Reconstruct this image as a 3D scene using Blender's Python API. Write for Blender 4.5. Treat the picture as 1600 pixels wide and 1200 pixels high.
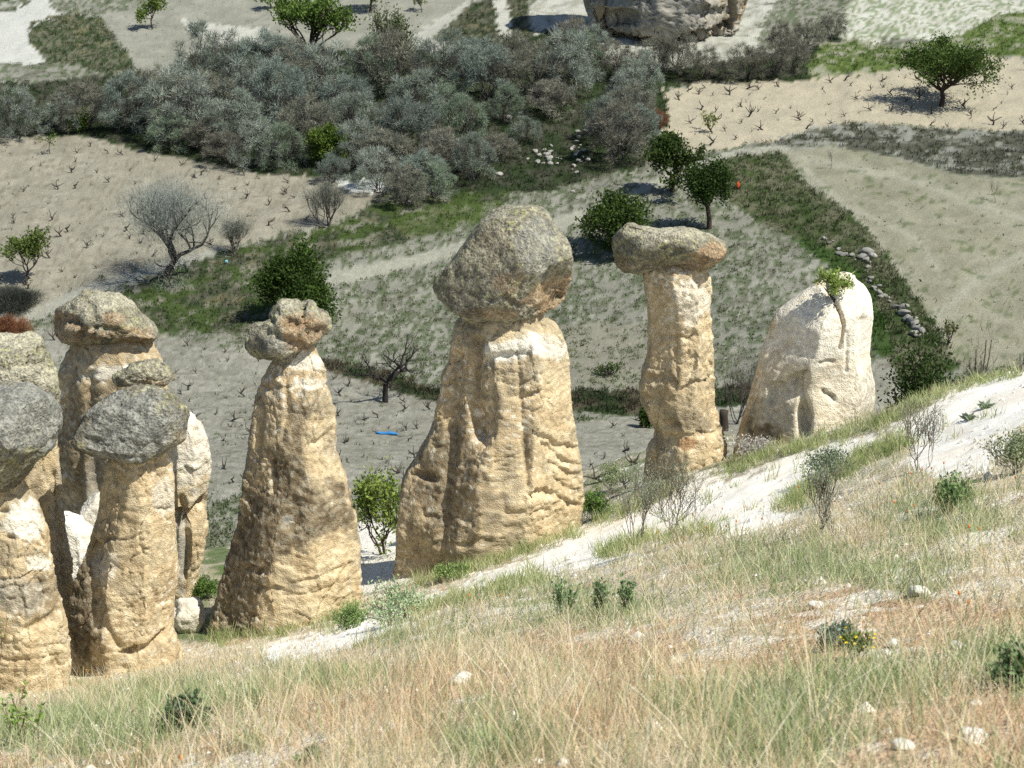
import bpy, bmesh, math, random
import numpy as np
from mathutils import Vector

# ------------------------------------------------------------------ scene, camera, light
scene = bpy.context.scene
for o in list(bpy.data.objects):
    bpy.data.objects.remove(o, do_unlink=True)
COL = scene.collection
F = 2537.0                       # focal length in pixels of the 1600 x 1200 photograph
TH = math.radians(18.0)          # camera pitch below the horizontal
CT, ST = math.cos(TH), math.sin(TH)
CZ = 1.65                        # eye height
cam_d = bpy.data.cameras.new('camera')
cam = bpy.data.objects.new('camera', cam_d)
COL.objects.link(cam)
cam.location = (0, 0, CZ)
cam.rotation_euler = (math.radians(90) - TH, 0, 0)
cam_d.sensor_width = 36.0
cam_d.lens = 36.0 * F / 1600.0
cam_d.clip_start = 0.1
cam_d.clip_end = 3000.0
cam_d.dof.use_dof = True
cam_d.dof.focus_distance = 31.0
cam_d.dof.aperture_fstop = 5.6
scene.camera = cam

SUN_EL, SUN_AZ = math.radians(55), math.radians(117)     # azimuth clockwise from +Y (view direction)
SUN = np.array([math.sin(SUN_AZ) * math.cos(SUN_EL), math.cos(SUN_AZ) * math.cos(SUN_EL), math.sin(SUN_EL)])
world = bpy.data.worlds.new('World')
scene.world = world
world.use_nodes = True
wn = world.node_tree
sky = wn.nodes.new('ShaderNodeTexSky')
sky.sky_type = 'NISHITA'
sky.sun_disc = False
sky.sun_elevation = SUN_EL
sky.sun_rotation = SUN_AZ
sky.altitude = 1100
sky.dust_density = 1.5
wn.links.new(sky.outputs[0], wn.nodes['Background'].inputs[0])
wn.nodes['Background'].inputs[1].default_value = 0.09
sl = bpy.data.lights.new('sun', 'SUN')
sl.energy = 4.9
sl.angle = math.radians(0.53)
sl.color = (1.0, 0.965, 0.87)
so = bpy.data.objects.new('sun', sl)
COL.objects.link(so)
so.rotation_euler = Vector(SUN.tolist()).to_track_quat('Z', 'Y').to_euler()
so.location = (40, -20, 80)
scene.view_settings.view_transform = 'Standard'
scene.view_settings.look = 'None'
scene.view_settings.exposure = 0.42
scene.view_settings.gamma = 1.0
scene.cycles.max_bounces = 6
scene.cycles.use_denoising = False
scene.cycles.transparent_max_bounces = 12

# ------------------------------------------------------------------ pixel <-> place
def raydir(px, py):
    px = np.asarray(px, float); py = np.asarray(py, float)
    u = (px - 800) / F; v = (600 - py) / F
    return np.stack([u, CT + v * ST, -ST + v * CT], -1)
def at_y(px, py, Y):
    d = raydir(px, py)
    t = np.asarray(Y, float) / d[..., 1]
    p = d * t[..., None]
    p[..., 2] += CZ
    return p
def proj(P):
    P = np.asarray(P, float)
    x, y, z = P[..., 0], P[..., 1], P[..., 2] - CZ
    dep = np.maximum(y * CT - z * ST, 0.05)
    up = y * ST + z * CT
    return 800 + F * x / dep, 600 - F * up / dep, dep

# ------------------------------------------------------------------ noise
_r = np.random.RandomState(11)
PERM = np.concatenate([_r.permutation(256)] * 3)
GRAD = _r.normal(size=(256, 3)); GRAD /= np.linalg.norm(GRAD, axis=1)[:, None]
def perlin(p):
    p = np.asarray(p, float)
    i = np.floor(p).astype(int); f = p - i
    i &= 255
    w = f * f * f * (f * (f * 6 - 15) + 10)
    out = 0
    for dx in (0, 1):
        for dy in (0, 1):
            for dz in (0, 1):
                h = PERM[PERM[PERM[(i[:, 0] + dx) & 255] + ((i[:, 1] + dy) & 255)] + ((i[:, 2] + dz) & 255)]
                g = GRAD[h]
                d = g[:, 0] * (f[:, 0] - dx) + g[:, 1] * (f[:, 1] - dy) + g[:, 2] * (f[:, 2] - dz)
                ww = (w[:, 0] if dx else 1 - w[:, 0]) * (w[:, 1] if dy else 1 - w[:, 1]) * (w[:, 2] if dz else 1 - w[:, 2])
                out = out + d * ww
    return out * 1.5
def fbm(p, octv=4, seed=0.0, gain=0.5):
    p = np.asarray(p, float) + np.array([seed * 7.13, seed * 3.71, seed * 5.37])
    a, s, out = 1.0, 1.0, 0
    for k in range(octv):
        out = out + a * perlin(p * s + k * 17.3)
        a *= gain; s *= 2.03
    return out
def worley(p, seed=0.0):
    """F1, F2 and a random value of the nearest cell"""
    p = np.asarray(p, float) + seed * 13.7
    i0 = np.floor(p).astype(int)
    f1 = np.full(len(p), 9.0); f2 = np.full(len(p), 9.0); cid = np.zeros(len(p))
    for dx in (-1, 0, 1):
        for dy in (-1, 0, 1):
            for dz in (-1, 0, 1):
                c = i0 + np.array([dx, dy, dz])
                h = PERM[PERM[PERM[c[:, 0] & 255] + (c[:, 1] & 255)] + (c[:, 2] & 255)]
                q = c + 0.5 + 0.42 * GRAD[h] * 1.1
                d = np.linalg.norm(p - q, axis=1)
                nearer = d < f1
                f2 = np.where(nearer, f1, np.minimum(f2, d))
                cid = np.where(nearer, h / 255.0, cid)
                f1 = np.where(nearer, d, f1)
    return f1, f2, cid
def sstep(a, b, x):
    t = np.clip((np.asarray(x, float) - a) / (b - a), 0, 1)
    return t * t * (3 - 2 * t)
def mix(a, b, t):
    t = np.asarray(t)[..., None]
    return np.asarray(a) * (1 - t) + np.asarray(b) * t
def in_poly(x, y, poly):
    poly = np.asarray(poly, float)
    ins = np.zeros(x.shape, bool)
    j = len(poly) - 1
    for i in range(len(poly)):
        xi, yi = poly[i]; xj, yj = poly[j]
        if yi != yj:
            c = ((yi > y) != (yj > y)) & (x < (xj - xi) * (y - yi) / (yj - yi) + xi)
            ins ^= c
        j = i
    return ins
def poly_dist(x, y, pts):
    """distance to an open polyline and running parameter"""
    pts = np.asarray(pts, float)
    best = np.full(x.shape, 1e9)
    for i in range(len(pts) - 1):
        a, b = pts[i], pts[i + 1]
        d = b - a
        t = np.clip(((x - a[0]) * d[0] + (y - a[1]) * d[1]) / (d @ d), 0, 1)
        best = np.minimum(best, np.hypot(x - a[0] - t * d[0], y - a[1] - t * d[1]))
    return best

# ------------------------------------------------------------------ mesh helpers
def mk_mesh(name, V, faces, color=None, smooth=True, normals=None):
    """faces: list of integer arrays (n, k)"""
    me = bpy.data.meshes.new(name)
    V = np.ascontiguousarray(V, dtype=np.float32)
    if not isinstance(faces, (list, tuple)): faces = [faces]
    faces = [np.asarray(f, dtype=np.int32) for f in faces if len(f)]
    loops = np.concatenate([f.ravel() for f in faces])
    sizes = np.concatenate([np.full(len(f), f.shape[1], np.int32) for f in faces])
    starts = np.concatenate([[0], np.cumsum(sizes)[:-1]]).astype(np.int32)
    me.vertices.add(len(V)); me.vertices.foreach_set('co', V.ravel())
    me.loops.add(len(loops)); me.loops.foreach_set('vertex_index', loops)
    me.polygons.add(len(sizes)); me.polygons.foreach_set('loop_start', starts)
    me.polygons.foreach_set('use_smooth', np.full(len(sizes), smooth))
    me.update(calc_edges=True)
    if color is not None:
        c = np.ones((len(V), 4), np.float32); c[:, :3] = np.clip(color, 0, 1)
        at = me.attributes.new('Col', 'FLOAT_COLOR', 'POINT')
        at.data.foreach_set('color', c.ravel())
    if normals is not None:
        me.normals_split_custom_set_from_vertices(np.asarray(normals, np.float32).tolist())
    return me
def add(name, me, mat=None, parent=None, loc=None):
    o = bpy.data.objects.new(name, me)
    COL.objects.link(o)
    if mat is not None and me is not None and not me.materials: me.materials.append(mat)
    if parent is not None: o.parent = parent
    if loc is not None: o.location = loc
    return o
def tag(o, label=None, cat=None, group=None, kind=None):
    if label: o['label'] = label
    if cat: o['category'] = cat
    if group: o['group'] = group
    if kind: o['kind'] = kind
    return o
def empty(name, loc=(0, 0, 0)):
    o = bpy.data.objects.new(name, None)
    o.empty_display_size = 0.3
    COL.objects.link(o); o.location = loc
    return o
def copy_tree(o, parent=None):
    c = o.copy(); COL.objects.link(c); c.parent = parent
    for ch in o.children: copy_tree(ch, c)
    return c
class MB:
    """collects vertices, faces and colours of one mesh"""
    def __init__(s): s.V = []; s.T = []; s.Q = []; s.C = []; s.n = 0
    def addm(s, V, T=None, Q=None, C=None):
        V = np.asarray(V, float)
        s.V.append(V)
        if T is not None and len(T): s.T.append(np.asarray(T) + s.n)
        if Q is not None and len(Q): s.Q.append(np.asarray(Q) + s.n)
        C = np.asarray(C if C is not None else (0.5, 0.5, 0.5), float)
        s.C.append(np.broadcast_to(C, (len(V), 3)))
        s.n += len(V)
    def mesh(s, name, smooth=True):
        fs = []
        if s.T: fs.append(np.concatenate(s.T))
        if s.Q: fs.append(np.concatenate(s.Q))
        return mk_mesh(name, np.concatenate(s.V), fs, np.concatenate(s.C), smooth)
def tube(mb, pts, rad, sides=5, col=(0.1, 0.08, 0.06)):
    pts = np.asarray(pts, float); rad = np.asarray(rad, float); n = len(pts)
    tan = np.gradient(pts, axis=0); tan /= np.linalg.norm(tan, axis=1)[:, None] + 1e-9
    ref = np.array([0.0, 0, 1]) if abs(tan[0, 2]) < 0.8 else np.array([1.0, 0, 0])
    a = np.cross(tan, ref); a /= np.linalg.norm(a, axis=1)[:, None] + 1e-9
    b = np.cross(tan, a)
    ang = np.arange(sides) * 2 * np.pi / sides
    V = pts[:, None] + rad[:, None, None] * (np.cos(ang)[None, :, None] * a[:, None] + np.sin(ang)[None, :, None] * b[:, None])
    i = np.arange(n - 1)[:, None] * sides; j = np.arange(sides)[None]; j2 = (j + 1) % sides
    Q = np.stack([i + j, i + j2, i + sides + j2, i + sides + j], -1).reshape(-1, 4)
    mb.addm(V.reshape(-1, 3), Q=Q, C=col)

# ------------------------------------------------------------------ materials
def nodes_of(m):
    m.use_nodes = True
    nt = m.node_tree
    return nt, nt.nodes, nt.links, nt.nodes['Principled BSDF']
def mat_earth(name, fine=9.0, amount=0.35, bump=0.35, dist=0.03, rough=0.95, fine2=45.0):
    """vertex colour broken up by two grains of noise, with fine relief"""
    m = bpy.data.materials.new(name); nt, N, L, b = nodes_of(m)
    a = N.new('ShaderNodeAttribute'); a.attribute_name = 'Col'
    geo = N.new('ShaderNodeNewGeometry')
    n1 = N.new('ShaderNodeTexNoise'); n1.inputs['Scale'].default_value = fine; n1.inputs['Detail'].default_value = 5; n1.inputs['Roughness'].default_value = 0.65
    n2 = N.new('ShaderNodeTexNoise'); n2.inputs['Scale'].default_value = fine2; n2.inputs['Detail'].default_value = 3
    L.new(geo.outputs['Position'], n1.inputs['Vector']); L.new(geo.outputs['Position'], n2.inputs['Vector'])
    ad = N.new('ShaderNodeMath'); ad.operation = 'ADD'
    L.new(n1.outputs[0], ad.inputs[0]); L.new(n2.outputs[0], ad.inputs[1])
    mr = N.new('ShaderNodeMapRange'); mr.inputs['From Min'].default_value = 0.6; mr.inputs['From Max'].default_value = 1.4
    mr.inputs['To Min'].default_value = 1 - amount; mr.inputs['To Max'].default_value = 1 + amount
    L.new(ad.outputs[0], mr.inputs['Value'])
    vm = N.new('ShaderNodeVectorMath'); vm.operation = 'SCALE'
    L.new(a.outputs['Color'], vm.inputs[0]); L.new(mr.outputs[0], vm.inputs['Scale'])
    L.new(vm.outputs[0], b.inputs['Base Color'])
    b.inputs['Roughness'].default_value = rough
    b.inputs['Specular IOR Level'].default_value = 0.15
    bp = N.new('ShaderNodeBump'); bp.inputs['Strength'].default_value = bump; bp.inputs['Distance'].default_value = dist
    L.new(ad.outputs[0], bp.inputs['Height']); L.new(bp.outputs[0], b.inputs['Normal'])
    return m
def mat_leaf(name, trans=0.35, rough=0.7, varv=0.25):
    m = bpy.data.materials.new(name); nt, N, L, b = nodes_of(m)
    a = N.new('ShaderNodeAttribute'); a.attribute_name = 'Col'
    oi = N.new('ShaderNodeObjectInfo')
    mr = N.new('ShaderNodeMapRange'); mr.inputs['To Min'].default_value = 1 - varv; mr.inputs['To Max'].default_value = 1 + varv
    L.new(oi.outputs['Random'], mr.inputs['Value'])
    vm = N.new('ShaderNodeVectorMath'); vm.operation = 'SCALE'
    L.new(a.outputs['Color'], vm.inputs[0]); L.new(mr.outputs[0], vm.inputs['Scale'])
    L.new(vm.outputs[0], b.inputs['Base Color'])
    b.inputs['Roughness'].default_value = rough
    b.inputs['Specular IOR Level'].default_value = 0.2
    t = N.new('ShaderNodeBsdfTranslucent'); L.new(vm.outputs[0], t.inputs['Color'])
    mx = N.new('ShaderNodeMixShader'); mx.inputs[0].default_value = trans
    L.new(b.outputs[0], mx.inputs[1]); L.new(t.outputs[0], mx.inputs[2])
    L.new(mx.outputs[0], N['Material Output'].inputs['Surface'])
    return m
M_GROUND = mat_earth('dry_ground', 6.0, 0.34, 0.9, 0.07, fine2=22)
M_PATH = mat_earth('white_dust', 6.0, 0.12, 0.35, 0.03)
M_TUFF = mat_earth('tuff_rock', 9.0, 0.24, 0.8, 0.035, fine2=38)
M_CAP = mat_earth('lichened_rock', 10.0, 0.72, 1.0, 0.05, fine2=24)
M_STONE = mat_earth('loose_stone', 10.0, 0.2, 0.5, 0.02)
M_BARK = mat_earth('bark', 20.0, 0.3, 0.5, 0.01)
M_LEAF = mat_leaf('leaf', 0.35)
M_TWIG = mat_leaf('twig', 0.15, 0.85, 0.18)
M_GRASS = mat_leaf('grass_blade', 0.35, 0.75, 0.0)
M_PLASTIC = mat_earth('litter_plastic', 5.0, 0.1, 0.1, 0.01, rough=0.4)

# ------------------------------------------------------------------ terrain height
class TPS:
    def __init__(s, P, lam=0.02):
        P = np.asarray(P, float); s.P = P[:, :2]; n = len(P)
        K = s.k(np.linalg.norm(s.P[:, None] - s.P[None], axis=-1)) + lam * np.eye(n) * 50
        A = np.zeros((n + 3, n + 3)); A[:n, :n] = K; A[:n, n] = 1; A[:n, n + 1:] = s.P; A[n:, :n] = A[:n, n:].T
        s.w = np.linalg.solve(A, np.concatenate([P[:, 2], np.zeros(3)]))
    def k(s, r): return r * r * np.log(r + 1e-6)
    def __call__(s, x, y):
        out = s.w[-3] + s.w[-2] * x + s.w[-1] * y
        if np.size(x) < 4000:
            x = np.asarray(x, float); y = np.asarray(y, float)
            return out + s.k(np.hypot(x[..., None] - s.P[:, 0], y[..., None] - s.P[:, 1])) @ s.w[:-3]
        for i in range(len(s.P)):
            out = out + s.w[i] * s.k(np.hypot(x - s.P[i, 0], y - s.P[i, 1]))
        return out
NEAR = [(0,1200,9.0),(400,1200,7.4),(800,1200,6.2),(1200,1200,5.5),(1600,1200,5.0),(-300,1200,11),(1900,1200,4.6),
        (0,1130,16.5),(300,1090,16),(560,1060,14),(800,1050,10.4),(1200,1050,8.6),(1600,1050,7.6),(1900,1050,7.0),
        (600,970,21),(800,950,17.5),(1000,930,16),(1200,920,13.5),(1600,920,10.8),(1900,920,9.5),
        (1000,860,21.5),(1200,840,18.5),(1400,800,17),(1600,800,14.5),(1900,780,13),
        (800,895,25.5),(950,845,26),(1100,790,26.5),(1250,745,26.5),(1400,715,25),(1600,670,22.5),(1900,600,20),
        (50,1085,24.5),(190,1045,26),(330,1000,27.5),(450,980,28),(560,935,28.8),(625,905,29.3),(760,870,29.8),(900,825,30.3),
        (1030,750,32),(1130,722,32.5),(1200,700,32.5),(1370,655,32.5),(1480,605,32),(1600,580,30.5),(1900,520,27),
        (310,930,31.5),(310,870,37),(590,870,33.5),(590,810,40),(940,780,36),(960,730,42),(1145,690,42),(120,900,33),(-200,1080,24)]
near_pts = [at_y(np.array(a), np.array(b), c) for a, b, c in NEAR]
near_pts += [np.array(p, float) for p in [(0,0,0),(-6,0,-2.0),(6,0,2.1),(0,-15,4.5),(-20,0,-7),(20,0,6.5),
        (12.5,40,-16.5),(20,40,-15.5),(30,38,-13),(9,46,-21),(20,50,-24),(35,50,-24),(-18,60,-29),(0,62,-29.5),(15,66,-30),(40,66,-32),(-40,55,-30),(-45,25,-18),(45,20,0)]]
HA = TPS(near_pts)
FAR = []
for py, Y in ((780,58),(700,68),(640,76),(560,83.5),(500,89),(400,99),(300,111),(200,126),(100,144),(0,168),(-120,205)):
    for px in (-300, 200, 800, 1400, 1900):
        yy = Y
        if px >= 1400 and 230 < py < 600: yy = Y - 3.0          # the field on the right lies a terrace higher
        if px <= 800 and 560 < py: yy = Y - 3.0                # the vineyard in the middle swells towards us
        FAR.append((px, py, yy))
far_pts = [at_y(np.array(a), np.array(b), c) for a, b, c in FAR]
far_pts += [np.array(p, float) for p in [(-700,30,-30),(0,35,-30),(60,35,-32),(-150,300,15),(0,320,18),(150,300,16),(-250,150,-12),(250,150,-8)]]
HB = TPS(far_pts, 0.05)
def smax(a, b, k):
    h = np.clip(0.5 + 0.5 * (a - b) / k, 0, 1)
    return b * (1 - h) + a * h + k * h * (1 - h)
BANK = [(1130,242),(1222,238),(1262,290),(1335,335),(1405,425),(1465,515),(1500,575),(1410,610),(1375,560),(1325,440),(1245,375),(1180,345),(1120,300)]
def H0(x, y):
    x = np.asarray(x, float); y = np.asarray(y, float)
    a = HA(x, y)
    a = a - np.maximum(y - 62, 0) * 0.6
    return smax(a, HB(x, y), 1.6)
def H(x, y):
    x = np.asarray(x, float); y = np.asarray(y, float)
    sh = x.shape; x = x.ravel(); y = y.ravel()
    z = H0(x, y)
    d = np.hypot(x, y)
    p = np.stack([x, y, 0 * x], -1)
    z = z + 0.05 * fbm(p * 0.9, 4, 1) * sstep(2, 8, d) + 0.22 * fbm(p * 0.16, 3, 2) * sstep(45, 80, d) + 0.10 * fbm(p * 0.55, 3, 5) * sstep(45, 80, d)
    return z.reshape(sh)
_T = np.geomspace(3.0, 420.0, 1100)
def ground(px, py):
    """where the ray through a pixel of the photograph meets the ground"""
    px = np.atleast_1d(np.asarray(px, float)); py = np.atleast_1d(np.asarray(py, float))
    out = np.zeros((len(px), 3))
    for s in range(0, len(px), 1500):
        d = raydir(px[s:s + 1500], py[s:s + 1500])
        lo = np.full(len(d), _T[0]); hi = np.full(len(d), _T[-1]); found = np.zeros(len(d), bool)
        tt = _T[::10]
        prev = lo.copy()
        for t in tt[1:]:
            m = ~found
            if not m.any(): break
            z = CZ + d[m, 2] * t
            below = z < H0(d[m, 0] * t, d[m, 1] * t)
            idx = np.where(m)[0]
            hit = idx[below]
            lo[hit] = prev[hit]; hi[hit] = t; found[hit] = True
            prev[idx] = t
        for _ in range(14):
            mid = (lo + hi) / 2
            z = CZ + d[:, 2] * mid
            b = z < H(d[:, 0] * mid, d[:, 1] * mid)
            hi = np.where(b, mid, hi); lo = np.where(b, lo, mid)
        P = d * hi[:, None]; P[:, 2] = H(P[:, 0], P[:, 1])
        out[s:s + 1500] = P
    return out
def gpt(px, py): return ground([px], [py])[0]

# ------------------------------------------------------------------ ground zones, traced on the ground
PATH = [(400,1022),(440,1000),(520,985),(560,965),(640,935),(700,918),(790,882),(905,832),(1000,803),(1070,762),(1180,738),(1290,696),(1400,672),(1455,625),(1520,592),(1620,572),(2100,455),(2100,560),(1600,660),(1540,735),(1480,752),(1400,722),(1350,748),(1250,795),(1205,832),(1130,836),(1020,846),(960,872),(850,908),(700,945),(640,965),(520,1010),(430,1035)]
VINEYARD_LEFT = [(-700,212),(60,214),(150,214),(200,232),(300,250),(400,270),(530,279),(600,300),(560,330),(510,352),(425,370),(330,392),(240,412),(150,440),(60,478),(-700,520)]
TRACK_LEFT = [(-700,522),(40,484),(130,448),(235,415),(330,390),(345,396),(250,425),(170,452),(90,490),(0,515),(-700,545)]
VINEYARD_RIGHT = [(1035,140),(1100,130),(1250,127),(1400,110),(1520,88),(2300,100),(2300,222),(1520,202),(1400,194),(1320,190),(1250,212),(1160,228),(1060,246),(1010,258),(1045,190)]
FIELD_RIGHT = [(1222,238),(1300,228),(1400,246),(1500,275),(2300,310),(2300,600),(1500,575),(1465,515),(1405,425),(1335,335),(1262,290)]
TRACK_MAIN = [(1230,228),(1160,232),(1090,252),(1040,272),(985,300),(920,325),(860,342),(760,368),(640,400),(520,424),(500,450),(560,440),(690,405),(800,380),(890,352),(960,330),(1010,300),(1065,278),(1110,256),(1165,241),(1240,236)]
VINEYARD_MID = [(60,512),(250,524),(400,550),(500,578),(600,606),(700,634),(720,770),(560,800),(500,770),(400,760),(330,775),(60,760)]
SAND_MID = [(880,505),(1010,505),(1030,640),(880,625)]
VINEYARD_LOW = [(890,662),(1000,650),(1190,628),(1240,600),(1390,560),(1420,640),(1300,760),(900,790)]
WHITE_TRACK = [(-700,0),(75,-20),(75,10),(95,22),(45,38),(40,60),(60,80),(68,100),(-700,98)]
MOUND = [(45,38),(100,22),(155,25),(175,50),(185,75),(205,85),(210,110),(160,115),(110,100),(68,100),(60,80),(40,60)]
FIELD_TOP = [(155,25),(230,10),(330,-40),(760,-40),(720,20),(690,70),(600,80),(420,70),(320,75),(250,120),(210,108),(200,80),(180,60)]
WHITE_TOP = [(280,28),(330,38),(420,45),(420,65),(340,68),(300,52)]
GRASS_TOP = [(660,55),(740,5),(820,-30),(830,60),(720,85)]
WHITE_LANE = [(770,0),(790,-30),(800,60),(785,65)]
LANE2 = [(640,60),(730,0),(760,-20),(735,10),(675,60),(735,68),(735,82),(650,80)]
GREEN_TOP = [(1260,105),(1280,70),(1340,60),(1400,75),(1500,55),(1560,20),(2300,0),(2300,70),(1520,88),(1400,108),(1270,125)]
WHITE_RIGHT = [(1340,-30),(2300,-30),(2300,50),(1540,60),(1480,65),(1400,60),(1340,70),(1310,60)]
THICKET = [(-700,118),(60,130),(210,112),(320,60),(420,65),(600,70),(720,60),(840,40),(905,60),(1000,95),(1250,90),(1330,30),(1300,100),(1250,127),(1040,135),(1045,190),(1005,262),(960,270),(850,300),(700,300),(600,300),(400,272),(200,235),(130,212),(-700,214)]
CLIFF_SKIRT = [(800,60),(830,10),(860,-40),(1230,-40),(1200,20),(1180,70),(1140,95),(1000,110),(905,85),(880,40)]
GREY_BANK = [(1170,228),(1320,190),(1420,200),(2300,228),(2300,308),(1500,272),(1400,244),(1260,226)]
GREEN_LEFT = [(240,428),(330,395),(430,372),(520,352),(560,335),(600,305),(700,300),(800,300),(760,345),(620,380),(520,400),(440,480),(420,520),(250,520),(180,465)]
SALT = [(528,283),(600,280),(625,292),(560,303),(535,298)]
DARK_STRIP = [(505,560),(600,580),(690,612),(690,632),(600,606),(505,578)]
DARK_STRIP2 = [(880,608),(1010,612),(1180,600),(1190,628),(1000,650),(880,640)]
GULLY = [(300,760),(360,760),(350,1000),(270,1000)]
WHITE_GULLY = [(548,780),(640,850),(640,930),(540,960)]
SOIL = (0.355, 0.325, 0.27); SOILG = (0.30, 0.285, 0.245); WHITE = (0.62, 0.60, 0.555); CREAM = (0.80, 0.76, 0.67)
GREEN = (0.075, 0.125, 0.03); DKGREEN = (0.045, 0.07, 0.025); STRAW = (0.30, 0.25, 0.15); GREYGR = (0.17, 0.165, 0.12)
def soft_blobs(px, py, lst):
    out = np.zeros(len(px))
    for cx, cy, rx, ry in lst:
        out = np.maximum(out, np.exp(-(((px - cx) / rx) ** 2 + ((py - cy) / ry) ** 2)))
    return out
RED_TURF = [(1380,970,190,45),(1230,1025,120,40),(700,1075,130,40),(1520,1130,160,60),(1330,1170,160,40),(950,1010,120,30),(560,1130,150,50),(1020,1080,120,40),(120,1190,160,25),(430,1180,120,30),(860,1150,90,50)]
GREEN_TURF = [(1370,1075,150,32),(1240,890,170,40),(110,1150,170,35),(900,945,120,35),(1550,1055,90,35),(640,990,120,30),(1420,900,110,40),(300,1095,150,30),(1150,1110,120,40),(760,1170,100,30),(1200,1170,120,40),(500,1065,90,25),(1490,820,120,50)]
STALKS = [(470,1110,170,110),(900,1100,160,120),(200,1060,260,70),(1530,830,140,90),(1090,890,160,60),(700,1010,200,70),(1560,930,90,90),(1300,850,180,60),(640,1180,200,60),(1100,1160,120,80)]
def turf_masks(P):
    """where the near slope is reddish, green or overgrown with tall stalks"""
    px, py, _ = proj(P)
    q = P * np.array([1, 1, 0.0])
    na_, nb_, nc_ = fbm(q * 1.1, 4, 43, 0.6), fbm(q * 1.3, 4, 44, 0.6), fbm(q * 1.0, 3, 51)
    red = sstep(0.2, 0.65, 1.15 * soft_blobs(px, py, RED_TURF) + 0.55 * na_ + 0.08)
    grn = sstep(0.30, 0.80, 1.1 * soft_blobs(px, py, GREEN_TURF) + 0.6 * nb_ + 0.08)
    stk = sstep(0.15, 0.85, soft_blobs(px, py, STALKS) + 0.5 * nc_)
    return red * (1 - 0.7 * grn), grn, stk
def ground_colour(P):
    x, y = P[:, 0], P[:, 1]
    px, py, dep = proj(P)
    p3 = np.stack([x, y, 0 * x], -1)
    n1 = fbm(p3 * 0.35, 3, 3); n2 = fbm(p3 * 0.9, 4, 4); n3 = fbm(p3 * 2.6, 4, 6, 0.6); n4 = fbm(p3 * 0.12, 2, 8)
    nx = px + 7 * n2 + 5 * n3; ny = py + 3.5 * n2 + 2.5 * n3
    zone = np.zeros(len(P), int)               # 0 valley, 1 near slope, 2 footpath ...
    far = y > 46 + 0 * x
    # valley: pale dust with green cover in patches
    c = mix((0.36, 0.345, 0.30), (0.46, 0.44, 0.39), sstep(-0.4, 0.5, n1))
    g = sstep(-0.12, 0.12, n3 * 0.8 + n2 * 0.35 + 0.30 * n1)
    c = mix(c, mix(GREEN, GREYGR, sstep(0.0, 0.7, n2)), g * 0.7)
    def fill(poly, col, strength=1.0, zid=None, dx=nx, dy=ny, only=far):
        nonlocal c
        m = in_poly(dx, dy, poly) & only
        col = np.broadcast_to(np.asarray(col, float), (len(P), 3))
        c[m] = c[m] * (1 - strength) + col[m] * strength
        if zid is not None: zone[m] = zid
        return m
    rough = mix(mix(DKGREEN, GREYGR, sstep(-0.3, 0.4, n3)), STRAW, sstep(0.25, 0.6, n2) * 0.5)
    thick = mix(DKGREEN, (0.10, 0.10, 0.07), sstep(-0.2, 0.5, n2))
    soil = mix(SOIL, (0.425, 0.39, 0.33), sstep(-0.5, 0.6, n1 + 0.5 * n3))
    soil = mix(soil, (0.22, 0.19, 0.14), sstep(0.2, 0.6, n3 + 0.3 * n2) * 0.6)
    soil = mix(soil, (0.50, 0.45, 0.37), sstep(0.3, 0.7, -n3 - 0.3 * n2) * 0.5)
    fur = 1 + 0.10 * np.sin(2 * np.pi * (0.30 * x + 0.95 * y) * 0.9 + 2.2 * n2) * sstep(-0.4, 0.3, n1)
    soil = soil * fur[:, None] * np.array([1.0, 0.99, 0.98])
    soilg = mix(SOILG, (0.36, 0.34, 0.30), sstep(-0.4, 0.5, n1 + 0.5 * n3))
    soilg = mix(soilg, (0.19, 0.175, 0.135), sstep(0.15, 0.55, n3 + 0.3 * n2) * 0.65)
    soilg = mix(soilg, (0.46, 0.44, 0.40), sstep(0.2, 0.6, -n3 - 0.3 * n2) * 0.6)
    soilg = soilg * fur[:, None]
    fill(THICKET, thick)
    fill(CLIFF_SKIRT, mix(WHITE, (0.42, 0.40, 0.35), sstep(-0.2, 0.5, n2)))
    fill(WHITE_RIGHT, mix(mix(WHITE, (0.5, 0.48, 0.42), sstep(-.3, .4, n2)), (0.13, 0.19, 0.06), sstep(0.0, 0.3, n3) * 0.7))
    fill(GREEN_TOP, mix(mix((0.09, 0.14, 0.03), (0.17, 0.21, 0.07), sstep(-0.3, 0.5, n3)), (0.42, 0.40, 0.32), sstep(0.0, 0.45, n2 + 0.5 * n1) * 0.8))
    fill(VINEYARD_RIGHT, mix((0.46, 0.405, 0.32), (0.52, 0.45, 0.355), sstep(-0.4, 0.5, n1 + 0.6 * n3)), 1, 3)
    gb = mix((0.14, 0.14, 0.11), (0.40, 0.39, 0.36), sstep(0.05, 0.45, n2 + 0.4 * n1))
    fill(GREY_BANK, gb)
    fr = mix((0.32, 0.30, 0.225), (0.39, 0.365, 0.285), sstep(-0.4, 0.5, n1 + 0.4 * n3))
    rut = np.abs(np.sin((0.8 * x + 0.55 * y) * 1.1 + 1.5 * n4)) ** 6
    fr = mix(fr, (0.44, 0.42, 0.35), rut * 0.25)
    for ln, wd in (([(1238,262),(1300,318),(1380,418),(1450,515)], 7), ([(1255,262),(1330,330),(1420,440)], 4), ([(1610,392),(1530,436),(1455,500)], 8), ([(1250,245),(1400,275),(1610,345)], 6), ([(1340,330),(1430,372),(1480,440)], 4)):
        fr = mix(fr, (0.50, 0.48, 0.41), np.exp(-(poly_dist(nx, ny, ln) / wd) ** 2) * 0.6)
    fill(FIELD_RIGHT, mix(fr, (0.12, 0.16, 0.06), sstep(0.42, 0.62, n2 + 0.5 * n3) * 0.7), 1, 4)
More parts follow.
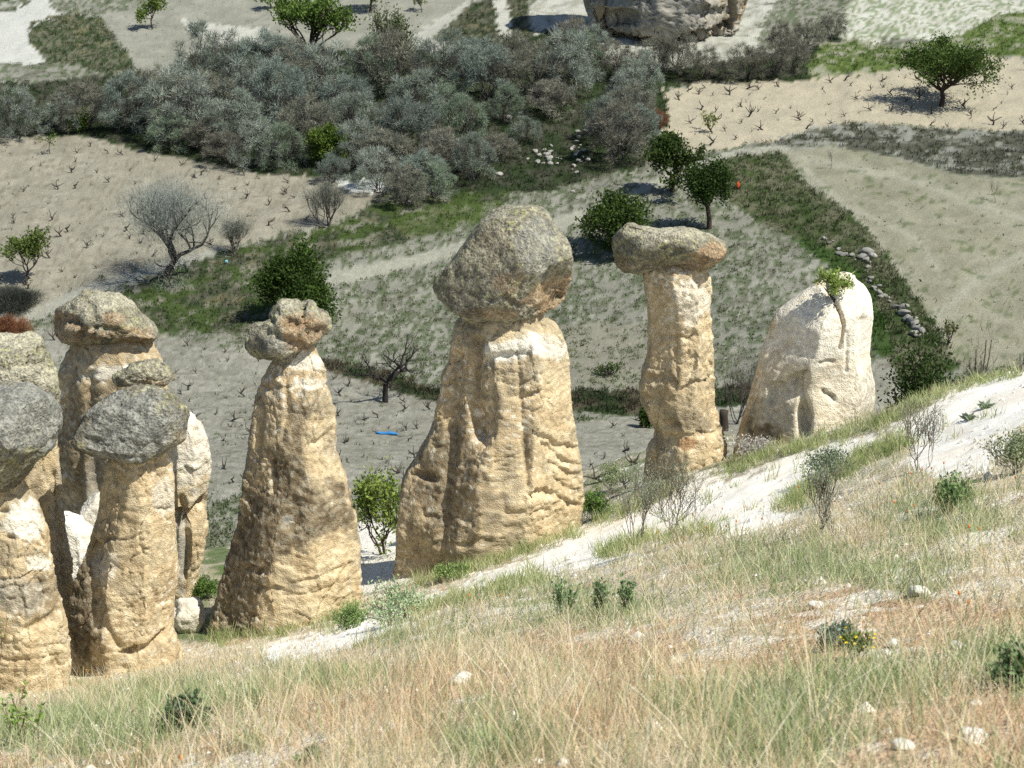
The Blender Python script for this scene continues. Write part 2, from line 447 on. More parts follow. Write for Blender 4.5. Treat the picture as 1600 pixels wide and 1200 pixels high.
    fill(BANK, mix(mix((0.06, 0.10, 0.025), (0.15, 0.16, 0.09), sstep(-0.3, 0.5, n3)), (0.26, 0.24, 0.17), sstep(-0.15, 0.35, n2 + 0.3 * n1) * 0.65))
    fill([(1232,372),(1300,388),(1345,430),(1395,540),(1370,560),(1330,450),(1290,415)], (0.06, 0.13, 0.02), 0.8)
    fill(GREEN_LEFT, mix(rough, mix((0.085, 0.125, 0.035), (0.36, 0.34, 0.28), sstep(0.05, 0.4, n2 + 0.4 * n3)), sstep(-0.2, 0.2, n1)))
    fill([(600,345),(700,318),(790,312),(760,345),(640,372)], (0.13, 0.19, 0.04), 0.45)
    fill(VINEYARD_LEFT, soil, 1, 5)
    fill(TRACK_LEFT, (0.42, 0.40, 0.36), 0.9, 6, px + 2 * n3, py + 1.5 * n3)
    fill(TRACK_MAIN, mix((0.38, 0.365, 0.31), (0.46, 0.44, 0.385), sstep(-.3, .4, n3)), 0.9, 7, px + 3 * n3, py + 2 * n3)
    fill(SAND_MID, (0.38, 0.35, 0.29), 0.8)
    fill(DARK_STRIP, mix(DKGREEN, (0.16, 0.13, 0.09), sstep(-.2, .4, n2)))
    fill(DARK_STRIP2, mix(DKGREEN, (0.16, 0.13, 0.09), sstep(-.2, .4, n2)))
    fill(VINEYARD_MID, soilg, 1, 8)
    fill(VINEYARD_LOW, soilg * 1.02, 1, 9)
    fill(FIELD_TOP, mix((0.36, 0.35, 0.30), (0.44, 0.42, 0.37), sstep(-.4, .5, n1 + .5 * n3)), 1, 10)
    fill(WHITE_TOP, WHITE, 0.8)
    fill(GRASS_TOP, rough); fill(LANE2, WHITE, 0.8); fill(WHITE_LANE, WHITE, 0.9)
    fill(WHITE_TRACK, (0.60, 0.585, 0.57), 1, 11)
    fill([(-700,-40),(40,-40),(42,5),(20,18),(-700,30)], mix(rough, (0.4, 0.4, 0.36), sstep(0, .4, n2)))
    fill(MOUND, rough * 1.3)
    fill(SALT, (0.72, 0.72, 0.72), 0.95)
    tone = np.full(len(P), 0.57); tone[zone == 5] = 0.68; tone[np.isin(zone, (8, 9))] = 0.73  # thin cloud shade over the valley, put into the ground colours zone by zone
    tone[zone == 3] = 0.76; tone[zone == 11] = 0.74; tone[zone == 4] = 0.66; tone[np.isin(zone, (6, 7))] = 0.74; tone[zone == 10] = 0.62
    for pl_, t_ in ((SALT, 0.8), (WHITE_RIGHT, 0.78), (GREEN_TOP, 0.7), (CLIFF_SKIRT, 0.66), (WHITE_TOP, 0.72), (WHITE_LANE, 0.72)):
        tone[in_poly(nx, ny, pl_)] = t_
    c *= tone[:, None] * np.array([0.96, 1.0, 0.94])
    # the near slope: pale tuff dust, dead grass, green moss
    nr = ~far
    red, grn, _ = turf_masks(P)
    base = mix((0.52, 0.455, 0.33), (0.62, 0.56, 0.43), sstep(-0.3, 0.4, n2))
    base = mix(base, mix((0.46, 0.31, 0.185), (0.57, 0.42, 0.28), sstep(-0.4, 0.4, n3)), red * 0.9)
    base = mix(base, mix((0.22, 0.27, 0.10), (0.34, 0.38, 0.20), sstep(-0.3, 0.4, n3)), grn * 0.7)
    base = mix(base, (0.74, 0.70, 0.60), sstep(0.30, 0.5, -n2 + 0.7 * n3) * 0.8)
    c[nr] = base[nr]; zone[nr] = 1
    slope2 = nr & (y > 27.5)
    fill([(0,700),(1700,400),(1700,640),(1350,690),(1000,800),(900,830),(600,920),(300,1040),(-100,1120),(-100,700)],
         mix(mix((0.40, 0.36, 0.27), CREAM, sstep(0.0, 0.5, n2)), (0.13, 0.16, 0.06), sstep(-0.15, 0.25, n3 + 0.5 * n1) * 0.8), 1, None, nx, ny, slope2)
    fill(GULLY, mix((0.09, 0.14, 0.04), (0.35, 0.30, 0.2), sstep(0.0, 0.4, n2)), 0.8, None, nx, ny, slope2)
    fill(WHITE_GULLY, CREAM, 0.95, None, nx, ny, nr & (y > 29.0))
    fill(PATH, mix((0.84, 0.81, 0.73), (0.74, 0.67, 0.55), sstep(0.0, 0.5, n2 + 0.3 * n3) * 0.6), 1, 2, px + 14 * n3 + 10 * n2, py + 9 * n3 + 6 * n2, nr)
    fill([(1210,800),(1300,740),(1420,690),(1430,712),(1330,760),(1260,805)], mix(base, (0.16, 0.20, 0.08), 0.4 + 0 * n1), 0.8, 1, nx, ny, nr)
    return c, zone

# ------------------------------------------------------------------ terrain sheet
ang_in = np.linspace(-27, 27, 570)
ang = np.radians(np.concatenate([np.linspace(-80, -27.8, 36), ang_in, np.linspace(27.8, 80, 36)]))
rr = np.concatenate([np.geomspace(1.2, 4.6, 12)[:-1], np.geomspace(4.6, 34, 250)[:-1], np.geomspace(34, 48, 50)[:-1], np.geomspace(48, 205, 270)[:-1], np.geomspace(205, 900, 30)])
A, R = np.meshgrid(ang, rr)
GX = (R * np.sin(A)).ravel(); GY = (R * np.cos(A)).ravel()
GZ = H(GX, GY)
GP = np.stack([GX, GY, GZ], -1)
nc, nrw = len(ang), len(rr)
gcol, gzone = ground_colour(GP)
g3 = GP.reshape(nrw, nc, 3)
gn = np.cross(np.gradient(g3, axis=1), np.gradient(g3, axis=0)).reshape(-1, 3)
gn /= np.linalg.norm(gn, axis=1)[:, None]
ii, jj = np.meshgrid(np.arange(nrw - 1), np.arange(nc - 1), indexing='ij')
q0 = (ii * nc + jj).ravel()
quads = np.stack([q0, q0 + 1, q0 + nc + 1, q0 + nc], -1)
qz = gzone[q0]
ZN = {0: 'valley_floor', 1: 'grassy_slope', 2: 'footpath', 3: 'upper_vineyard_soil', 4: 'terraced_field', 5: 'vineyard_soil', 6: 'farm_track', 7: 'dirt_track',
      8: 'grey_vineyard_soil', 9: 'lower_field', 10: 'fallow_field', 11: 'white_track'}
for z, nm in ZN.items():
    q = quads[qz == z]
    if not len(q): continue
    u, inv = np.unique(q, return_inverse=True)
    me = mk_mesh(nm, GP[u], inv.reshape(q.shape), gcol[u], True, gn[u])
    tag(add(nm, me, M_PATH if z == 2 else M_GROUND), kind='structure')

# ------------------------------------------------------------------ rock builders
TAN = np.array((0.50, 0.39, 0.235)); TAN2 = np.array((0.60, 0.50, 0.325)); PATINA = np.array((0.21, 0.165, 0.105)); LICHEN = np.array((0.30, 0.28, 0.22))
PALE = np.array((0.80, 0.76, 0.65)); RUST = np.array((0.42, 0.235, 0.11))
def facing(V, N):
    d = V - np.array([0, 0, CZ]); d /= np.linalg.norm(d, axis=1)[:, None]
    return -(d * N).sum(1)
def carve(V, N, marks):
    """grooves, ledges and hollows cut into the side that looks to the valley slope"""
    px, py, dep = proj(V)
    f = sstep(-0.05, 0.25, facing(V, N))
    D = np.zeros(len(V))
    nz_ = (fbm(V * 3.0, 3, 1.7), fbm(V * 3.0, 3, 5.9), fbm(V * 11.0, 2, 3)) if any(m[0] == 'ledge' for m in marks) else None
    for m in marks:
        if m[0] == 'line':
            _, pts, w, d = m
            D -= d * np.exp(-(poly_dist(px, py, pts) / w) ** 2)
        elif m[0] == 'ledge':        # rock below the line stands back, sharp upper lip
            _, pts, reach, d = m
            p = np.asarray(pts, float)
            ph = p[0, 0] * 0.7
            yl = np.interp(px, p[:, 0], p[:, 1]) + (5.5 * (math.cos(ph) * nz_[0] + math.sin(ph) * nz_[1]) + 2 * nz_[2]) * min(1.0, reach / 16.0)
            d = d * (0.75 + 0.5 * (math.sin(ph) * nz_[0] - math.cos(ph) * nz_[1]))
            t = (py - yl) / reach
            inside = sstep(p[0, 0] - 3, p[0, 0] + 4, px) * (1 - sstep(p[-1, 0] - 4, p[-1, 0] + 3, px))
            D -= d * inside * sstep(-0.04, 0.06, t) * (1 - sstep(0.1, 1.0, t))
        else:
            _, cx, cy, rx, ry, rot, d = m
            ca, sa = math.cos(math.radians(rot)), math.sin(math.radians(rot))
            u = ((px - cx) * ca + (py - cy) * sa) / rx; v = (-(px - cx) * sa + (py - cy) * ca) / ry
            D -= d * np.exp(-(u * u + v * v) ** 2)
    return D * f
def patches(V, N, lst, seed):
    px, py, dep = proj(V)
    n = fbm(V * 2.2, 4, seed + 3, 0.6); n2 = fbm(V * 2.2, 4, seed + 9, 0.6)
    f = sstep(-0.25, 0.1, facing(V, N))
    out = {}
    for kind, cx, cy, rx, ry, rot, s in lst:
        ca, sa = math.cos(math.radians(rot)), math.sin(math.radians(rot))
        u = ((px - cx) * ca + (py - cy) * sa) / rx; v = (-(px - cx) * sa + (py - cy) * ca) / ry
        r = np.sqrt(u * u + v * v) + 0.45 * n
        w = (1 - sstep(0.75, 1.1, r)) * s * f
        out[kind] = np.maximum(out.get(kind, 0), w)
    return out
def normals_grid(G, wrap):
    if wrap:
        E = np.concatenate([G[:, -1:], G, G[:, :1]], 1)
        du = (E[:, 2:] - E[:, :-2])
    else: du = np.gradient(G, axis=1)
    dv = np.gradient(G, axis=0)
    n = np.cross(du, dv); n /= np.linalg.norm(n, axis=2)[..., None] + 1e-9
    return n
def tuff_colour(V, N, seed, pl, tone=1.0, pat=0.0, warm=0.0):
    n1 = fbm(V * np.array([0.7, 0.7, 0.5]), 4, seed + 1); n2 = fbm(V * 2.3, 5, seed + 2, 0.6); n3 = fbm(V * 9.0, 4, seed + 4, 0.65); n4 = fbm(V * np.array([3.0, 3.0, 0.6]), 4, seed + 5)
    c = mix(TAN, TAN2, sstep(-0.5, 0.5, n1 + 0.5 * n2))
    c = mix(c, PATINA, sstep(0.05 - pat, 0.5 - pat, n1 + 0.8 * n2 + 0.35 * n4) * 0.5)
    c = mix(c, LICHEN, sstep(0.25, 0.7, n3 + 0.45 * n2 + pat * 0.5) * 0.6)
    c = mix(c, PALE, sstep(0.45, 0.8, n3 - 0.5 * n1) * 0.6)
    n7 = fbm(V * np.array([4.5, 4.5, 0.35]), 3, seed + 8)
    c = mix(c, PATINA * 1.25, sstep(0.18, 0.6, n7 + 0.25 * n2) * 0.45)
    n8 = fbm(np.stack([V[:, 0] * 0.5, V[:, 1] * 0.5, V[:, 2] * 5.0 + V[:, 0]], -1), 3, seed + 9)
    c = c * (1 + 0.10 * n8[:, None])
    P = patches(V, N, pl, seed)
    if 'patina' in P: c = mix(c, mix((0.17, 0.13, 0.08), (0.26, 0.235, 0.175), sstep(-0.2, 0.6, n3)), np.minimum(P['patina'] * 1.15, 1) * (0.8 + 0.2 * sstep(-0.4, 0.3, n2)))
    if 'tan' in P: c = mix(c, mix(TAN, TAN2, sstep(-0.4, 0.4, n2)), P['tan'])
    if 'pale' in P: c = mix(c, PALE * (0.9 + 0.15 * n2[:, None]), P['pale'])
    if 'rust' in P: c = mix(c, RUST, P['rust'])
    if 'grey' in P: c = mix(c, mix((0.33, 0.32, 0.28), (0.45, 0.43, 0.37), sstep(-.3, .4, n3)), P['grey'])
    n6 = fbm(V * 26.0, 2, seed + 6, 0.7)
    return np.clip(c * tone * (1 + 0.22 * n3[:, None] + 0.12 * n6[:, None]), 0.02, 0.88)
def pillar(name, label, cat, rows, Y, ratio=0.85, marks=(), pl=(), seed=1.0, nz=230, na=230, rough=1.0, box=0.82, tone=1.0, pat=0.0, strata=0.02, tilt=0.25, group=None, off=0.0, top=0.35, mat=None, colf=None, cracks=0.05, sink=1.2, facets=((-36, 0.85), (-80, 0.90), (-130, 0.83), (60, 0.9))):
    rows = sorted(rows)
    nz = int(nz * 0.9); na = int(na * 0.92)
    L = at_y([r[1] for r in rows], [r[0] for r in rows], np.full(len(rows), Y))
    Rr = at_y([r[2] for r in rows], [r[0] for r in rows], np.full(len(rows), Y))
    z = L[:, 2]; cx = (L[:, 0] + Rr[:, 0]) / 2; hw = (Rr[:, 0] - L[:, 0]) / 2
    z = np.append(z, z[-1] - sink); cx = np.append(cx, cx[-1]); hw = np.append(hw, hw[-1] * 1.06)
    zs = np.linspace(z[0], z[-1], nz)
    o = np.argsort(z)
    cxs = np.interp(zs, z[o], cx[o]); hws = np.interp(zs, z[o], hw[o])
    ker = np.array([1, 2, 3, 2, 1.0]); ker /= ker.sum()
    sm = lambda a, k=1: a if k == 0 else sm(np.convolve(np.pad(a, 2, 'edge'), ker, 'valid'), k - 1)
    cxs = sm(cxs, 2); hws = sm(hws, 2)
    hd = sm(hws, 14) * ratio
    th = np.linspace(0, 2 * np.pi, na, endpoint=False)
    se = lambda v: np.sign(v) * np.abs(v) ** box
    cs, sn = se(np.cos(th)), se(np.sin(th))
    # broad faces instead of a round shaft; they twist a little with height
    def shaft(zz):
        cs_ = np.repeat(cs[None], len(zz), 0); sn_ = np.repeat(sn[None], len(zz), 0)
        for q, (a, lim) in enumerate(facets):
            aa = np.radians(a + 16 * perlin(np.stack([zz * 0.55 + seed, 0 * zz + q * 3.3, 0 * zz], -1)))[:, None]
            ll = (lim + 0.10 * perlin(np.stack([zz * 0.8 + seed, 0 * zz + q * 5.1, 0 * zz + 7], -1)))[:, None]
            s_ = np.maximum(cs_ * np.cos(aa) + sn_ * np.sin(aa) - ll, 0) * 0.92
            cs_ = cs_ - s_ * np.cos(aa); sn_ = sn_ - s_ * np.sin(aa)
        return cs_, sn_
    # close the top with shrinking rings
    k = 16
    s = np.sin(np.linspace(0, np.pi / 2, k, endpoint=False))
    cap_r = np.sqrt(np.maximum(1 - s ** 2.2, 0))[::-1]
    cap_z = zs[0] + top * hws[0] * s[::-1]
    zs = np.concatenate([cap_z, zs[1:]]); cxs = np.concatenate([np.full(k, cxs[0]), cxs[1:]])
    hws = np.concatenate([cap_r * hws[0] + 0.002, hws[1:]]); hd = np.concatenate([cap_r * hd[0] + 0.002, hd[1:]])
    G = np.zeros((len(zs), na, 3))
    CS, SN = shaft(zs)
    G[..., 0] = cxs[:, None] + hws[:, None] * CS
    G[..., 1] = Y + off + hd[:, None] * SN
    G[..., 2] = zs[:, None]
    N = -normals_grid(G, True)
    ctr = np.stack([cxs, np.full(len(zs), Y + off), zs], -1)[:, None]
    if ((G - ctr) * N)[..., :2].sum() < 0: N = -N
    V = G.reshape(-1, 3); Nf = N.reshape(-1, 3)
    w = hws.max()
    V0 = V.copy()
    # big lobes, then runnels, blocks and cracks
    d = 0.05 * w * fbm(V0 * np.array([1.1, 1.1, 0.7]) / max(w, 0.6) * 1.3, 3, seed) * min(rough, 2.5)
    d += 0.035 * rough * fbm(V0 * np.array([2.2, 2.2, 0.5]), 3, seed + 1.3)
    V = V + Nf * d[:, None]
    N2 = -normals_grid(V.reshape(G.shape), True).reshape(-1, 3)
    if (N2 * Nf).sum() < 0: N2 = -N2
    D = carve(V, N2, marks)
    lay = V0[:, 2] + tilt * V0[:, 0] + 0.10 * fbm(V0 * 1.2, 2, seed + 2)
    lay = lay + 0.12 * fbm(V0 * 2.0, 3, seed + 17)
    saw = (lay * 2.6) % 1
    D += strata * 1.3 * (saw - 0.5) * sstep(-0.15, 0.35, fbm(V0 * 1.1, 2, seed + 7))
    D += strata * 0.6 * perlin(np.stack([V0[:, 0] * 0.6, V0[:, 1] * 0.6, lay * 9.0], -1))
    f1, f2, cid = worley(V0 * np.array([1.5, 1.5, 1.3]) + 0.35 * np.stack([fbm(V0 * 2, 2, seed + 3)] * 3, -1), seed)
    h1, h2, hid = worley(V0 * np.array([4.2, 4.2, 3.4]) + 0.5 * np.stack([fbm(V0 * 3, 2, seed + 21), fbm(V0 * 3, 2, seed + 22), fbm(V0 * 3, 2, seed + 23)], -1), seed + 8)
    D -= cracks * 0.6 * np.exp(-((h2 - h1) / 0.05) ** 2) * sstep(0.0, 0.3, fbm(V0 * 0.9, 2, seed + 13))
    D += 0.022 * rough * (hid - 0.5) * sstep(0.0, 0.08, h2 - h1) * sstep(-0.2, 0.3, fbm(V0 * 0.8, 2, seed + 14))
    D -= cracks * 0.8 * np.exp(-((f2 - f1) / 0.03) ** 2) * sstep(-0.1, 0.3, fbm(V0 * 0.7, 2, seed + 11))
    D += 0.022 * rough * (cid - 0.5) * sstep(0.01, 0.05, f2 - f1) * sstep(-0.2, 0.2, fbm(V0 * 0.6, 2, seed + 31))
    n5 = fbm(V0 * 5.0, 4, seed + 5, 0.6)
    D += 0.008 * rough * n5 + 0.012 * rough * np.minimum(fbm(V0 * 3.1, 4, seed + 8, 0.6), 0) * 2 + 0.010 * rough * fbm(V0 * 13.0, 3, seed + 12, 0.7)
    g1, g2, gid = worley(V0 * 3.2, seed + 4)
    D -= 0.035 * rough * np.exp(-(g1 / 0.2) ** 2) * (gid > 0.8)
    V = V + N2 * D[:, None]
    Gd = V.reshape(G.shape)
    N3 = -normals_grid(Gd, True).reshape(-1, 3)
    if (N3 * Nf).sum() < 0: N3 = -N3
    colr = (colf or tuff_colour)(V, N3, seed, pl, tone, pat)
    n = len(zs)
    i = np.arange(n - 1)[:, None] * na; j = np.arange(na)[None]; j2 = (j + 1) % na
    Q = np.stack([i + j, i + na + j, i + na + j2, i + j2], -1).reshape(-1, 4)
    base = np.array([cxs[-1], Y + off, float(H(np.array([cxs[-1]]), np.array([Y + off]))[0])])
    me = mk_mesh(name, V - base, [Q], colr)
    o = add(name, me, mat or M_TUFF, loc=base)
    return tag(o, label, cat, group)
def ico(sub):
    bm = bmesh.new(); bmesh.ops.create_icosphere(bm, subdivisions=sub, radius=1.0)
    V = np.array([v.co[:] for v in bm.verts]); T = np.array([[v.index for v in f.verts] for f in bm.faces]); bm.free()
    return V, T
ICO = {k: ico(k) for k in (3, 4, 5, 6)}
def vnormals(V, T):
    fn = np.cross(V[T[:, 1]] - V[T[:, 0]], V[T[:, 2]] - V[T[:, 0]])
    n = np.zeros_like(V)
    for k in range(3): np.add.at(n, T[:, k], fn)
    return n / (np.linalg.norm(n, axis=1)[:, None] + 1e-12)
def cap_colour(V, N, seed, pl, tone=1.0):
    n1 = fbm(V * 1.1, 3, seed + 1); n2 = fbm(V * 4.0, 4, seed + 2, 0.6); n3 = fbm(V * 14.0, 3, seed + 4, 0.7); n5 = fbm(V * 11.0, 3, seed + 14, 0.7)
    c = mix((0.235, 0.22, 0.165), (0.34, 0.315, 0.235), sstep(-0.5, 0.5, n1 + n2))
    c = mix(c, (0.11, 0.105, 0.085), sstep(0.15, 0.55, n3) * 0.75)
    c = mix(c, (0.50, 0.49, 0.36), sstep(0.1, 0.5, n5 + 0.4 * n2) * 0.75)
    c = mix(c, (0.40, 0.39, 0.16), sstep(0.35, 0.6, n5 - 0.5 * n1 + 0.3 * n3) * 0.6)
    P = patches(V, N, pl, seed)
    och = mix((0.36, 0.24, 0.135), (0.45, 0.345, 0.22), sstep(-0.4, 0.4, n2))
    if 'ochre' in P: c = mix(c, och * (1 + 0.25 * n3[:, None]), P['ochre'] * (0.65 + 0.35 * sstep(-0.3, 0.2, n3)))
    if 'dark' in P: c = mix(c, np.array((0.13, 0.115, 0.09)) * (1 + 0.5 * n3[:, None]), P['dark'])
    if 'grey' in P: c = mix(c, mix((0.22, 0.225, 0.205), (0.38, 0.38, 0.34), sstep(-0.3, 0.4, n2 + n3)), P['grey'])
    if 'pale' in P: c = mix(c, np.array((0.52, 0.49, 0.37)) * (1 + 0.3 * n3[:, None]), P['pale'])
    return np.clip(c * tone * 0.84, 0.02, 0.8)
def boulder(name, label, cat, outline, Y, thick=0.8, sub=6, marks=(), pl=(), cuts=(), seed=1.0, rough=1.0, p=2.5, tone=1.0, group=None, mat=None, colf=None, rmul=1.6):
    O = np.asarray(outline, float)
    c2 = O.mean(0)
    ctr = at_y(c2[0], c2[1], np.array(float(Y)))
    view = ctr - np.array([0, 0, CZ]); dist = np.linalg.norm(view); view /= dist
    right = np.array([1.0, 0, 0]); right -= view * (right @ view); right /= np.linalg.norm(right)
    up = np.cross(right, view)
    _, _, dep = proj(ctr)
    m_px = dep / F
    du = (O[:, 0] - c2[0]) * m_px; dv = -(O[:, 1] - c2[1]) * m_px
    # polar outline by ray casting against the polygon
    ths = np.linspace(-np.pi, np.pi, 721)
    rad = np.zeros(721)
    for i in range(len(O)):
        a = np.array([du[i - 1], dv[i - 1]]); b = np.array([du[i], dv[i]]); e = b - a
        dx, dy = np.cos(ths), np.sin(ths)
        den = dx * e[1] - dy * e[0]
        den = np.where(np.abs(den) < 1e-9, 1e-9, den)
        t = (a[0] * e[1] - a[1] * e[0]) / den
        s = (a[0] * dy - a[1] * dx) / den
        ok = (t > 0) & (s >= -1e-6) & (s <= 1 + 1e-6)
        rad = np.where(ok, np.maximum(rad, t), rad)
    ker = np.hanning(13); ker /= ker.sum()
    rad = np.convolve(np.pad(rad[:-1], 6, 'wrap'), ker, 'valid'); rad = np.append(rad, rad[0])
    S, T = ICO[sub]
    rho = np.hypot(S[:, 0], S[:, 2]); dn = -S[:, 1]
    k = (rho ** p + np.abs(dn) ** p) ** (1 / p)
    th = np.arctan2(S[:, 2], S[:, 0])
    r = np.interp(th, ths, rad) * rho / k
    mr = rad.mean()
    # small outline details fade away from the rim
    r = r * (1 - 0.0 * np.abs(dn))
    X, Z, D = r * np.cos(th), r * np.sin(th), dn / k * mr * thick
    L = np.stack([X, Z, D], -1)
    rg = np.random.RandomState(int(seed * 10))
    auto = []
    for q in range(9):
        nv = rg.normal(size=3); nv[2] = abs(nv[2]) + 0.55
        auto.append((nv[0], nv[1], nv[2], 0.0, 0.12))
    for q, (a, b_, c_, lim, soft) in enumerate(list(cuts) + auto):
        if lim == 0.0:
            nq = np.array([a, b_, c_], float); nq /= np.linalg.norm(nq)
            lim = (L @ nq).max() / mr * rg.uniform(0.80, 0.94)
        a, b_, c_, lim, soft = a, b_, c_, lim, soft
        nv = np.array([a, b_, c_], float); nv /= np.linalg.norm(nv)
        s = L @ nv - lim * mr
        L = L - np.where(s > 0, s * (1 - soft), 0)[:, None] * nv
    V = ctr + L[:, :1] * right + L[:, 1:2] * up - L[:, 2:3] * view
    N = vnormals(V, T)
    if ((V - ctr) * N).sum() < 0: T = T[:, ::-1]; N = -N
    V0 = V.copy()
    sc = 1.0 / max(mr, 0.25)
    d = 0.075 * mr * fbm(V0 * sc * 1.3, 3, seed) * rough
    f1, f2, cid = worley(V0 * sc * 1.9 + 0.2 * fbm(V0 * sc * 3, 2, seed)[:, None], seed)
    d += 0.045 * mr * (cid - 0.5) * sstep(0.0, 0.15, f2 - f1) * rough
    d -= 0.05 * mr * np.exp(-((f2 - f1) / 0.05) ** 2) * sstep(0.0, 0.4, fbm(V0 * sc, 2, seed + 6)) * rough
    V = V + N * d[:, None]
    N = vnormals(V, T)
    dd = carve(V, N, marks)
    dd += rmul * (0.022 * fbm(V0 * 4.5, 4, seed + 2, 0.65) + 0.018 * np.abs(fbm(V0 * 9.0, 3, seed + 3, 0.7)) - 0.02 * np.exp(-(worley(V0 * 5.0, seed)[0] / 0.25) ** 2)) * rough
    V = V + N * dd[:, None]
    N = vnormals(V, T)
    colr = (colf or cap_colour)(V, N, seed, pl, tone)
    base = ctr - up * mr * 0.6
    me = mk_mesh(name, V - base, [T], colr)
    o = add(name, me, mat or M_CAP, loc=base)
    return tag(o, label, cat, group)
def zf(pts, s, ox, oy): return [(p[0] / s + ox, p[1] / s + oy) for p in pts]
def zr(rows, s, ox, oy): return [(r[0] / s + oy, r[1] / s + ox, r[2] / s + ox) for r in rows]

# ------------------------------------------------------------------ fairy chimneys and their cap boulders
GP_ = 'fairy chimneys on the slope'; GB_ = 'boulders capping the fairy chimneys'
# the tall one in the middle
pillar('fairy_chimney', 'broad tan rock pillar under the largest egg-shaped boulder, scaly ripples on its right flank', 'rock pillar',
       zr([(388,250,470),(398,226,500),(425,212,530),(460,203,548),(500,193,560),(550,178,566),(600,165,575),(650,152,580),(700,143,585),(750,130,590),(800,108,594),(850,75,596),(880,65,596),(920,52,596),(960,47,594),(1000,42,592),(1050,40,590),(1100,38,585),(1180,34,575)], 1.935, 600, 300),
       30.2, 0.72, seed=3.1, pat=0.02, nz=270, na=270, group=GP_, tilt=0.1,
       marks=[('line', [(744,535),(740,600),(744,680)], 8, 0.20), ('blob', 754, 664, 16, 34, 8, 0.14), ('line', [(712,560),(708,640),(704,720),(694,800),(686,890)], 9, 0.13),
              ('blob', 666, 745, 17, 8, 25, 0.14), ('ledge', [(640,742),(662,733),(690,745)], 20, 0.08),
              ('ledge', [(752,560),(800,548),(830,545)], 26, 0.13), ('ledge', [(815,598),(835,588),(850,585)], 14, 0.10), ('ledge', [(818,622),(848,606)], 12, 0.10),
              ('ledge', [(832,668),(870,690),(906,700)], 22, 0.085), ('ledge', [(846,690),(880,714),(906,722)], 18, 0.085), ('ledge', [(856,716),(884,734),(908,742)], 18, 0.085), ('ledge', [(864,740),(890,758),(908,764)], 18, 0.085), ('ledge', [(868,768),(890,782),(908,786)], 16, 0.10),
              ('ledge', [(828,772),(846,760),(866,766)], 20, 0.16), ('ledge', [(786,796),(806,800),(822,796)], 14, 0.10), ('ledge', [(826,805),(842,796),(860,792)], 12, 0.08),
              ('line', [(808,530),(812,600),(820,690),(824,760)], 4, 0.06), ('line', [(768,560),(772,700),(790,800)], 3, 0.04), ('ledge', [(660,800),(720,806),(760,800)], 16, 0.05), ('ledge', [(640,846),(700,850),(770,842)], 16, 0.06), ('ledge', [(630,870),(690,872),(740,868)], 12, 0.05)],
       pl=[('pale', 800, 545, 50, 18, -8, 0.9), ('pale', 855, 540, 30, 20, 25, 0.7), ('tan', 870, 640, 32, 130, 0, 0.85), ('tan', 850, 790, 50, 60, 0, 0.7), ('patina', 700, 760, 45, 120, 8, 0.75), ('patina', 824, 690, 10, 40, 0, 0.7), ('patina', 740, 790, 50, 60, 0, 0.5), ('tan', 690, 880, 50, 14, 0, 0.7)])
boulder('cap_boulder', 'largest grey-brown egg-shaped boulder balanced on the broad middle pillar', 'boulder',
        zf([(148,290),(155,265),(200,215),(250,150),(290,85),(330,55),(370,42),(430,40),(475,48),(500,70),(515,105),(545,130),(565,165),(572,210),(568,250),(560,280),(550,325),(520,350),(470,370),(430,382),(380,390),(345,402),(305,409),(270,402),(240,385),(200,360),(165,325)], 1.935, 600, 300),
        30.1, 0.92, seed=66.3, cuts=[(0.75, -0.55, 0.5, 0.70, 0.15), (0.1, -0.5, 0.8, 0.78, 0.3)], rough=0.5, group=GB_,
        marks=[('line', [(858,430),(840,462),(818,492)], 6, 0.10), ('blob', 872, 455, 22, 30, 20, 0.16), ('line', [(862,352),(868,400),(858,432)], 5, 0.06), ('ledge', [(760,468),(790,462),(815,475)], 14, 0.08), ('ledge', [(862,436),(880,424),(893,430)], 12, 0.08), ('blob', 840, 490, 20, 10, -30, 0.1)],
        pl=[('ochre', 862, 468, 42, 36, -35, 1.0), ('ochre', 795, 440, 30, 26, 0, 0.5), ('ochre', 778, 492, 36, 10, 5, 0.6), ('ochre', 762, 390, 40, 44, -20, 0.15), ('grey', 840, 385, 34, 55, 0, 0.6), ('dark', 720, 470, 40, 20, 30, 0.6)])
# the slim mushroom to its right
pillar('fairy_chimney', 'slim pale tan rock column under a flat boulder, waisted and flared at the foot', 'rock pillar',
       zr([(268,228,478),(285,212,490),(320,220,492),(350,226,498),(400,240,496),(450,243,492),(500,243,494),(550,246,503),(600,243,508),(640,235,512),(670,222,513),(700,214,514),(750,213,512),(780,218,512),(810,222,512),(840,235,520),(870,252,530),(900,268,538),(930,278,545),(960,265,552),(990,245,556),(1020,240,556),(1060,236,550),(1110,230,540)], 2.608, 920, 320),
       32.5, 0.9, seed=7.7, pat=-0.12, nz=230, na=200, group=GP_, tone=1.06, tilt=0.15,
       marks=[('line', [(1093,435),(1098,470),(1096,500)], 3, 0.07), ('line', [(1050,480),(1056,560),(1060,600)], 2.5, 0.03), ('ledge', [(1022,526),(1050,520),(1080,528)], 10, 0.06), ('ledge', [(1010,590),(1040,584),(1058,596)], 16, 0.10), ('ledge', [(1064,606),(1090,594),(1112,590)], 12, 0.08), ('ledge', [(1036,658),(1052,654),(1062,660)], 14, 0.14), ('ledge', [(1040,678),(1080,680),(1120,672)], 12, 0.06), ('line', [(1024,670),(1030,700),(1020,720)], 5, 0.1)],
       pl=[('pale', 1075, 470, 36, 40, 0, 0.55), ('tan', 1060, 560, 60, 90, 0, 0.4), ('patina', 1040, 600, 26, 40, 0, 0.5), ('patina', 1085, 650, 30, 25, 0, 0.45), ('rust', 1075, 692, 18, 9, 0, 0.7), ('tan', 1070, 720, 60, 20, 0, 0.6)])
